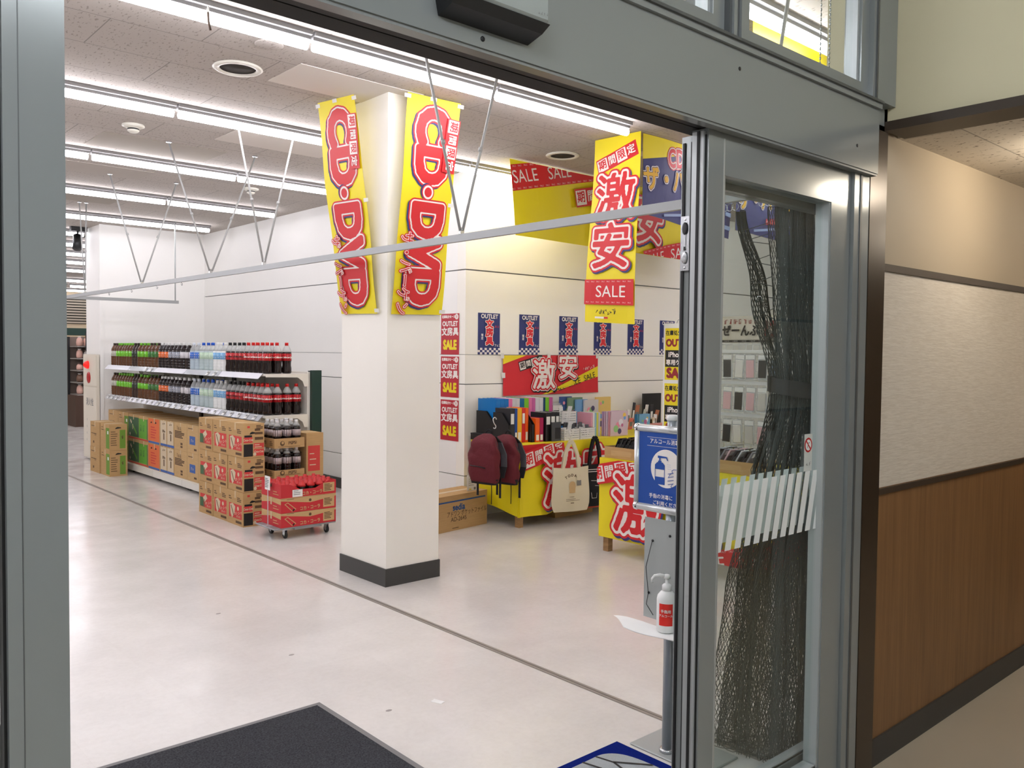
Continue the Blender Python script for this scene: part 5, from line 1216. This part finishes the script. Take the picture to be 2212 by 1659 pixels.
def book(x, y, w, d, h, c, lab, rz=0, name='notebook', art=None, grp=None, z=None):
    m = MB(); mt = mat('bk_'+'_'.join(map(str, c)), c, .35); m.box(0,0,0,w,.0025,h,mt).box(0,d-.0025,0,w,d,h,mt).box(0,.0025,0,.003,d-.0025,h,mt); o = m.build(name); MB().box(.004,.003,.003,w-.003,d-.003,h-.003,PAPERW).build('pages', o)
    s = MB(); p = Print(); r2 = random.Random(hash(lab) % 99 if False else len(lab)*7)
    for q in range(7): p.disc(mat('art_%d' % q, ((236,150,170),(246,206,90),(120,170,220),(240,236,240),(196,110,150),(150,200,130),(90,80,120))[q], .5), w*r2.uniform(.2,.8), h*r2.uniform(.15,.85), min(w,h)*r2.uniform(.07,.16), 14)
    p.into(s, plane((0,0,0), *FRONT)); s.build('cover_picture', o)
    o.location = (x, y, ZT+.0005 if z is None else z); o.rotation_euler.z = rz; return tag(o, lab, 'notebook', grp)
for k, (c, lab) in enumerate((((222,160,180),'pink spined notebook, leftmost of the upright ones by the baskets'),((236,236,236),'white notebook right of the pink spined one'),((150,196,214),'pale blue notebook left of the yellow one'),((214,214,90),'yellow spined notebook by the baskets'),((206,206,220),'lilac notebook left of the picture notebooks'))):
    o = binder(.024, .18, .225, mat('nb_%d' % k, c, .4), None, name='notebook'); o.location = (5.91+.026*k, 5.50, ZT+.0005); tag(o, lab, 'notebook', 'upright notebooks by the baskets')
for k, c in enumerate(((180,150,190),(200,170,200),(206,190,214),(214,150,170),(220,196,206))): book(6.05+.012*k, 5.48-.017*k, .24, .013, .235, c, ('violet picture notebook at the back of the leaning bundle','lilac picture notebook, second from the back of the bundle','pale lilac picture notebook in the middle of the bundle','pink picture notebook second from the front of the bundle','colourful picture notebook at the front of the bundle')[k], name='picture_notebook', grp='picture notebooks')
for k in range(3): book(6.52+.012*k, 5.47-.016*k, .16, .012, .19, ((60,130,180),(90,150,190),(120,170,200))[k], ('blue notebook at the back of the small blue bundle','blue notebook in the middle of the small blue bundle','pale blue notebook at the front of the small blue bundle')[k], name='picture_notebook', grp='blue notebooks')
for k, (xx, yy, w, h, c, lab) in enumerate(((5.90,5.90,.16,.36,(60,90,150),'tall blue book at the left of the back books'),(5.98,5.87,.2,.35,(120,150,120),'green picture book among the back books'),(6.06,5.84,.16,.33,(120,170,220),'sky blue picture book among the back books'),(6.15,5.81,.20,.325,(214,210,214),'pale grey drawing book in front of the back books'),(6.37,5.86,.22,.345,(232,200,120),'amber sided box book at the right of the back books'))): book(xx, yy, w, .02, h, c, lab, name='picture_book', grp='books at the back of the table')
packs_in(6.55,5.62,.95,.3,ZT+.0006,9,[(226,120,110),(236,232,226),(110,150,196),(250,210,90),(60,60,66),(214,196,170),(236,236,236)],'small coloured pack toward the far end of the stationery table','packs at the far table end',(.07,.17))
packs_in(6.75,5.82,.7,.15,ZT+.0006,7,[(240,236,230),(52,52,56),(190,120,90),(206,214,206)],'small pack standing far back against the wall on the stationery table','packs against the wall',(.18,.28))
o = MB().box(0,0,0,.30,.02,.36,BLACK).build('black_folder_case'); o.location = (7.16,5.9,ZT+.0005); tag(o, 'black folder case standing at the far end of the table', 'case')
for k in range(3): tag(MB().box(7.0-.02*k,5.50-.02*k,ZT+.0005+.022*k,7.3-.02*k,5.7-.02*k,ZT+.022+.022*k,mat('bk_stack_%d' % k,((236,216,200),(240,226,140),(226,150,150))[k],.5)).build('paper_pad'), ('cream paper pad at the bottom of the far stack','yellow paper pad in the middle of the far stack','pink paper pad on top of the far stack')[k], 'paper pad')

# ---- front table: open trays and what stands in them
def open_box(x, y, w, d, h, lab):
    m = MB(); t = .004; m.box(0,0,0,w,d,t,KRAFT).box(0,0,t,t,d,h,KRAFT).box(w-t,0,t,w,d,h,KRAFT).box(t,0,t,w-t,t,h,KRAFT).box(t,d-t,t,w-t,d,h,KRAFT); m.box(-.0008,d*.2,h*.25,0,d*.8,h*.7,KRAFT2)
    o = m.build('open_carton'); o.location = (x, y, ZT+.0005); tag(o, lab, 'carton')
open_box(4.83,4.02,.27,.33,.085,'open kraft tray of dark cases, at the far end of the front table'); open_box(4.83,3.66,.27,.34,.085,'open kraft tray of dark cases behind the blue sanitizer sign'); open_box(4.83,3.06,.27,.46,.085,'open kraft tray of phone cases seen through the glass')
def slab_items(x, y0, y1, n, cols_, lab, grp, lean, hh, name):
    o0 = {}
    for k in range(n):
        c = cols_[k % len(cols_)]; y = y1-(k+.5)*(y1-y0)/n
        for r in range(2):
            if c not in o0:
                m = MB(); M = Matrix.Rotation(lean, 4, 'X'); q = mat('case_'+'_'.join(map(str, c)), c, .2)
                m.box(-.045,-.006,.0,.045,.006,hh,q,M,bev=.003); o = m.build(name); s = MB(); s.box(-.04,-.0072,hh*.08,.04,-.0064,hh*.72,CLEARP,M).box(-.03,-.008,hh*.74,.03,-.0072,hh*.93,PAPERW if c[0] > 60 else GREY,M); s.build('clear_window', o); o0[c] = o
            else: o = dup(o0[c])
            o.location = (x+.075+.115*r, y, ZT+.0085); o.rotation_euler.z = .06*((k*5 % 7)/7-.5); tag(o, lab, 'case', grp)
dk = [(34,34,36),(58,58,60),(24,24,26)]
slab_items(4.84,4.10,4.33,6,dk,'dark boxed case leaning in the far kraft tray','dark cases in the far tray',.45,.155,'boxed_case')
slab_items(4.84,3.74,3.975,6,dk,'dark boxed case leaning in the kraft tray behind the sign','dark cases in the middle tray',.45,.155,'boxed_case')
slab_items(4.84,3.16,3.50,8,[(206,210,216),(40,42,48),(150,152,160),(226,190,196),(60,62,70)],'boxed phone case leaning in the tray behind the glass','phone cases in the glass side tray',.55,.17,'phone_case')
# wire rack with phone cases
e = empty('wire_rack', (5.32, 3.5, ZT)); tag(e, 'white wire grid rack of phone cases with a price header', 'rack')
m = MB(); y0, y1, zt = -.55, .29, 1.06
for k in range(16): yy = y0+(y1-y0)*k/15; m.tube([(0,yy,.02),(0,yy,zt-.18)], .0028 if k not in (0,15) else .008, WHITE, 5)
for k in range(14): zz = .04+(zt-.24)*k/13; m.tube([(0,y0,zz),(0,y1,zz)], .0028, WHITE, 5)
m.build('wire_grid', e); MB().box(-.02,y0,0,.16,y0+.03,.02,WHITE).box(-.02,y1-.03,0,.16,y1,.02,WHITE).build('rack_foot', e)
for zz in (.80, .575, .345): MB().box(-.03,y0,zz,-.012,y1,zz+.022,WHITE).build('hook_bar', e)
m = MB(); m.box(-.012,-.54,.875,-.003,.29,1.065,mat('header_cream', (222,214,200), .6)); p = Print(); L = .83
blur_words(p, mat('header_red', (150,40,40), .6), .30, .150, .042, 7); p.text(BLKP, 'ぜーんぶ', .30, .080, .085, .035, .9); p.text(mat('header_red'), '12', .54, .088, .15, .04, .8); p.rect(BLKP, 0, .002, L, .018)
[blur_words(p, WPRINT, .05+.075*i, .010, .010, 5) for i in range(10)]; p.into(m, plane((-.012,.29,.875), *SIDE)); m.build('price_header', e)
rr = random.Random(9); pc = {}
for row, zz in enumerate((.615, .385, .15)):
    for k in range(9):
        c = rr.choice([(58,60,62),(226,184,188),(120,140,160),(206,202,196),(86,88,90),(150,170,176),(44,44,46),(232,228,222)])
        if c not in pc:
            m = MB(); m.box(-.004,-.038,0,.004,.038,.175,CLEARP); o = m.build('phone_case_pack'); q = MB(); q.box(-.010,-.031,.012,-.0045,.031,.135,mat('pcase_'+'_'.join(map(str,c)),c,.3),bev=.002); q.build('phone_case', o); s = MB(); s.box(-.0055,-.034,.142,-.0045,.034,.17,PAPERW); s.build('header_card', o); pc[c] = o
        else: o = dup(pc[c])
        o.location = (5.255, 3.745-.094*k, ZT+zz); o.rotation_euler.x = rr.uniform(-.06,.06)
        tag(o, 'packed phone case on the '+('upper','middle','lower')[row]+' row of the wire rack', 'phone case', 'phone cases, '+('upper','middle','lower')[row]+' rack row')
for row, zz in enumerate((.79, .56, .325)): m = MB(); [m.tube([(-.012,.245-.094*k,zz),(-.0605,.245-.094*k,zz)], .0022, STEEL, 5) for k in range(9)]; m.build('display_hooks', e)
# yellow case signs at the rack end
def case_sign():
    pr = Print(); w, h = .285, .405; MR = mat('sign_maroon', (150,34,40), .5)
    pr.rect(YEL, .006, .006, w-.006, h-.006); pr.text(BLKP, '在庫処分セール', w/2, h-.045, .042, .02, .9); pr.text(MR, 'OUTLET', w*.5, h-.12, .075, .055, .92); pr.rect(BLKP, .010, .105, w-.010, .232)
    pr.text(WPRINT, 'iPhone', w*.40, .197, .055, .03, 1); pr.text(WPRINT, '専用ケース', w*.46, .137, .046, .025, 1.0); pr.text(MR, 'SALE', w*.46, .055, .10, .06, 1)
    m = MB(); m.box(0,0,0,w,.003,h,PAPERW); pr.into(m, plane((0,0,0), *FRONT)); return m
s1 = case_sign().build('case_sale_sign'); s2 = dup(s1)
e = empty('sign_board', (5.235, 3.97, ZT)); tag(e, 'white upright board at the rack end carrying the yellow signs', 'board'); MB().box(0,-.155,0,.02,.155,1.02,WHITE).build('panel', e); m = MB(); m.tube([(.01,-.02,1.02),(.008,0,1.05),(.01,.03,1.045),(.01,.04,1.02)], .0025, STEEL, 6); m.build('top_wire', e)
for o, z, lab in ((s1, ZT+.585, 'yellow phone case sale sign, upper of the two'), (s2, ZT+.165, 'yellow phone case sale sign, lower one just above the blue sign')): o.location = (5.2315, 4.113, z); o.rotation_euler.z = -PI/2; tag(o, lab, 'sign', 'yellow case sale signs')

# ================================================================== hand sanitizer stand, mats
e = empty('sanitizer_stand', (2.55, 1.962, 0)); tag(e, 'grey hand sanitizer stand with blue sign beside the sliding door', 'sanitizer stand')
PL = mat('stand_grey', (170,174,172), .45, .2); MB().box(-.05,-.20,0,.17,.14,.008,PL,bev=.003).build('base_plate', e)
MB().lathe([(.028,.008),(.028,.02),(.02,.022)], STEEL, 18).tube([(0,0,.02),(0,0,1.262)], .019, mat('stand_pole', (164,170,176), .3, .5), 18).lathe([(.021,1.255),(.021,1.272),(.016,1.276)], WHITE, 16).build('pole', e)
MB().box(-.028,-.16,.505,-.0245,.10,.885,PL).build('back_plate', e)
m = MB(); yc0 = -.02
for q in ((.085,.10,.62),(.045,.085,.56),(.03,.115,.585)):
    pass
for k, (ya, za, yb, zb_) in enumerate(((.06,.80,.075,.60),(.075,.60,.05,.52),(-.10,.80,-.13,.62),(-.13,.62,-.10,.54))): m.tube([(-.032,ya,za),(-.045,(ya+yb)/2+.01,(za+zb_)/2),(-.032,yb,zb_)], .0015, BLACK, 5)
m.build('bottle_holder_wire', e)
for yy, zz in ((-.02,.83),(.06,.80),(-.10,.80),(.075,.60),(-.13,.62)): MB().lathe([(.005,0),(.005,.003),(.002,.004)], BLACK, 10, M=Matrix.Translation((-.0282,yy,zz)) @ Matrix.Rotation(-PI/2,4,'Y')).build('screw', e)
MB().box(-.115,-.12,.478,-.03,.12,.482,PL).box(-.03,-.03,.478,-.0185,.03,.482,PL).build('tray', e)
# sign frame, facing -X
fr = empty('sign_frame', (-.035, .0, 0)); fr.parent = e
for z in (.925, 1.222): MB().tube([(0,-.145,z),(0,.135,z)], .0145, mat('frame_silver', (206,208,208), .3, .5), 14).build('frame_rail', fr)
for y in (-.145, .135): MB().tube([(0,y,.925),(0,y,1.222)], .0125, mat('frame_silver'), 14).build('frame_rail', fr)
for y in (-.145, .135):
    for z in (.925, 1.222): MB().lathe([(.002,-.017),(.013,-.013),(.017,0),(.013,.013),(.002,.017)], CHROME, 14, c=(0,y,z)).build('frame_corner', fr)
m = MB(); m.box(-.004,-.14,.93,.004,.13,1.218,PAPERW); p = Print(); BL = mat('sign_blue', (20,74,160), .35); w, h = .27, .288
p.rect(BL, 0, 0, w, h); p.disc(WPRINT, w*.50, h*.515, .071, 40); p.rect(WPRINT, .045, .242+.018, w-.045, .2612); p.rect(WPRINT, .045, .228, w-.045, .2292); p.text(WPRINT, 'アルコール消毒液', w*.5, .2455, .0205, .012, .95)
cx, cy = .108, .138; p.poly(BL, [(cx-.024,cy-.05),(cx+.022,cy-.05),(cx+.022,cy-.022),(cx-.024,cy-.022)]); p.poly(BL, [(cx-.024,cy+.006),(cx+.022,cy+.006),(cx+.022,cy+.022),(cx+.012,cy+.032),(cx-.014,cy+.032),(cx-.024,cy+.022)]); p.rect(BL, cx-.024, cy-.03, cx-.0215, cy+.01); p.rect(BL, cx+.0195, cy-.03, cx+.022, cy+.01)
p.rect(BL, cx-.009, cy+.03, cx+.007, cy+.038); p.rect(BL, cx-.004, cy+.036, cx+.002, cy+.05); p.poly(BL, [(cx-.01,cy+.048),(cx+.028,cy+.050),(cx+.034,cy+.040),(cx+.037,cy+.042),(cx+.031,cy+.055),(cx-.01,cy+.057)])
for k in range(4): p.stroke(BL, [(.147-.002*(k == 1),.092+.013*k),(.172,.098+.013*k)], .0022)
p.stroke(BL, [(.149,.118),(.157,.132),(.168,.137),(.165,.145),(.174,.150),(.196,.150)], .0022); p.stroke(BL, [(.170,.098),(.162,.086),(.176,.082),(.198,.086)], .0022); [p.disc(SKY, .148+.006*(i % 3), .150+.008*(i//3), .0012, 8) for i in range(9)]
p.text(WPRINT, '手指の消毒に', w*.44, .043, .0185, .01, 1.); p.text(WPRINT, 'ご利用ください', w*.54, .018, .0185, .01, 1.)
p.into(m, plane((-.004,.13,.93), *SIDE)); m.build('sign_panel', fr)
# paper towel on the tray
PT = mat('paper_towel', (244,244,242), .9); m = MB()
def tw(u, v):
    y = -.16+.37*u; x = -.120+.085*v; z = .4865+.002*math.sin(u*9)
    if u < .1: z -= ((.1-u)/.1)**1.2*.05*(1-v*.5)
    if u > .72: x += -.01*(u-.72)*3; z += .006*math.sin((u-.72)*9)
    x -= .03*math.sin(u*PI)*(1-v)
    if u > .7: v2 = (u-.7)/.3; x = x*(1-v2)+(-.075)*v2
    return (x, y, z)
m.grid(tw, 20, 8, PT); m.grid(lambda u, v: (lambda p: (p[0], p[1], p[2]-.0016))(tw(1-u, v)), 20, 8, PT)
o = m.build('paper_towel'); o.location = (2.55,1.962,0); tag(o, 'white paper towel spread over the sanitizer tray', 'paper towel')
e = empty('pump_bottle', (2.482,1.922,.4905)); tag(e, 'white pump bottle of sanitizer with a red label', 'pump bottle')
m = MB(); m.lathe([(.030,0),(.036,.004),(.036,.118),(.033,.132),(.022,.146),(.0155,.150),(.0155,.158)], mat('bottle_white', (240,240,238), .3), 24); m.build('bottle_body', e)
l = MB(); p = Print(); p.rect(mat('label_red', (232,48,40), .4), -.024, .028, .024, .108); p.text(WPRINT, '手指用', 0, .084, .013, .02); p.text(WPRINT, 'アルコール', 0, .068, .011, .02); c0 = -2.55
ww = Print(.005); ww.rect(mat('label_red'), -.026, .028, .026, .108); ww.text(WPRINT, '手指用', 0, .080, .013, .02); ww.text(WPRINT, 'アルコール', 0, .064, .0105, .02)
ww.into(l, lambda x, y, d: Vector(((.0362+d)*math.cos(c0+x/.0362), (.0362+d)*math.sin(c0+x/.0362), y)), .0003, .0003); l.build('label', e)
m = MB(); m.lathe([(.0175,.150),(.0175,.168),(.012,.174),(.006,.176),(.006,.196)], WHITE, 18); m.lathe([(.0125,.194),(.0125,.205),(.009,.208)], WHITE, 16); m.tube([(0,0,.200),(-.02,.016,.206),(-.034,.030,.203),(-.040,.036,.192),(-.040,.036,.178)], [.0065,.0062,.0055,.005,.0045], WHITE, 10); m.build('pump_head', e)

e = empty('entrance_mat', (.8, 2.4, 0)); tag(e, 'large charcoal entrance mat with thin grey rim in the foreground', 'mat')
MB().box(-1.6,-.75,.0005,.96,.785,.008,mat_pile('charcoal_pile', (74,75,79), 150)).build('mat_pile', e)
r = MB(); 
for q in ((-1.625,-.775,.985,-.75),(-1.625,.785,.985,.81),(-1.625,-.75,-1.6,.785),(.96,-.75,.985,.785)): r.box(q[0],q[1],.0003,q[2],q[3],.006,mat('mat_rim', (120,118,118), .6))
r.build('rubber_edge', e)
e = empty('floor_towel_mat', (2.05, 1.9, 0)); tag(e, 'blue-edged white mat with black stripes at the sanitizer foot', 'mat')
m = MB(); m.box(-.45,-.26,.0004,.42,.24,.004,mat('mat_backing', (60,52,48), .8)); m.build('backing', e)
bl = mat_pile('blue_pile', (22,44,140), 500, .35); wt = mat_pile('white_pile', (206,212,214), 420, .25)
m = MB(); m.box(-.445,-.255,.004,.415,.235,.011,bl); m.build('blue_border', e)
def blob(pts, n=3):
    for _ in range(n):
        o = []
        for i in range(len(pts)):
            a, b = np.array(pts[i]), np.array(pts[(i+1) % len(pts)]); o += [tuple(a*.75+b*.25), tuple(a*.25+b*.75)]
        pts = o
    return pts
m = MB(); m.prism(blob([(-.40,-.21),(-.40,.185),(-.2,.195),(.2,.195),(.31,.20),(.37,.10),(.36,-.21)]), .014, wt); w_ = m.build('white_field', e); w_.location.z = .0105-.010
m = MB(); p = Print()
for dx in (0, -.07): p.stroke(BLKP, [(.255+dx,.195),(.272+dx,.125),(.25+dx,.04),(.27+dx,-.2)], .010)
p.stroke(BLKP, [(.272,.125),(.36,.02)], .010); p.into(m, plane((0,0,.0145), *TOPF)); m.build('black_stripe', e)
m = MB(); m.box(0,0,.0005,.03,.055,.0011,PAPERW); o = m.build('paper_scrap'); o.location = (2.175,2.87,0); o.rotation_euler.z = .35; tag(o, 'tiny white paper scrap lying on the bare floor', 'scrap')
for i, (x, y, lab) in enumerate(((1.965,4.69,'tiny grey floor spot farthest from the mat'),(1.97,3.82,'tiny grey floor spot in the middle of the bare floor'),(1.97,2.96,'tiny grey floor spot near the white paper scrap'))):
    o = MB().lathe([(.012,.0003),(.011,.0009)], mat('spot_grey', (160,152,148), .6), 12).build('floor_sticker'); o.location = (x, y, 0); o.scale = (1.2,.8,1); tag(o, lab, 'floor spot')
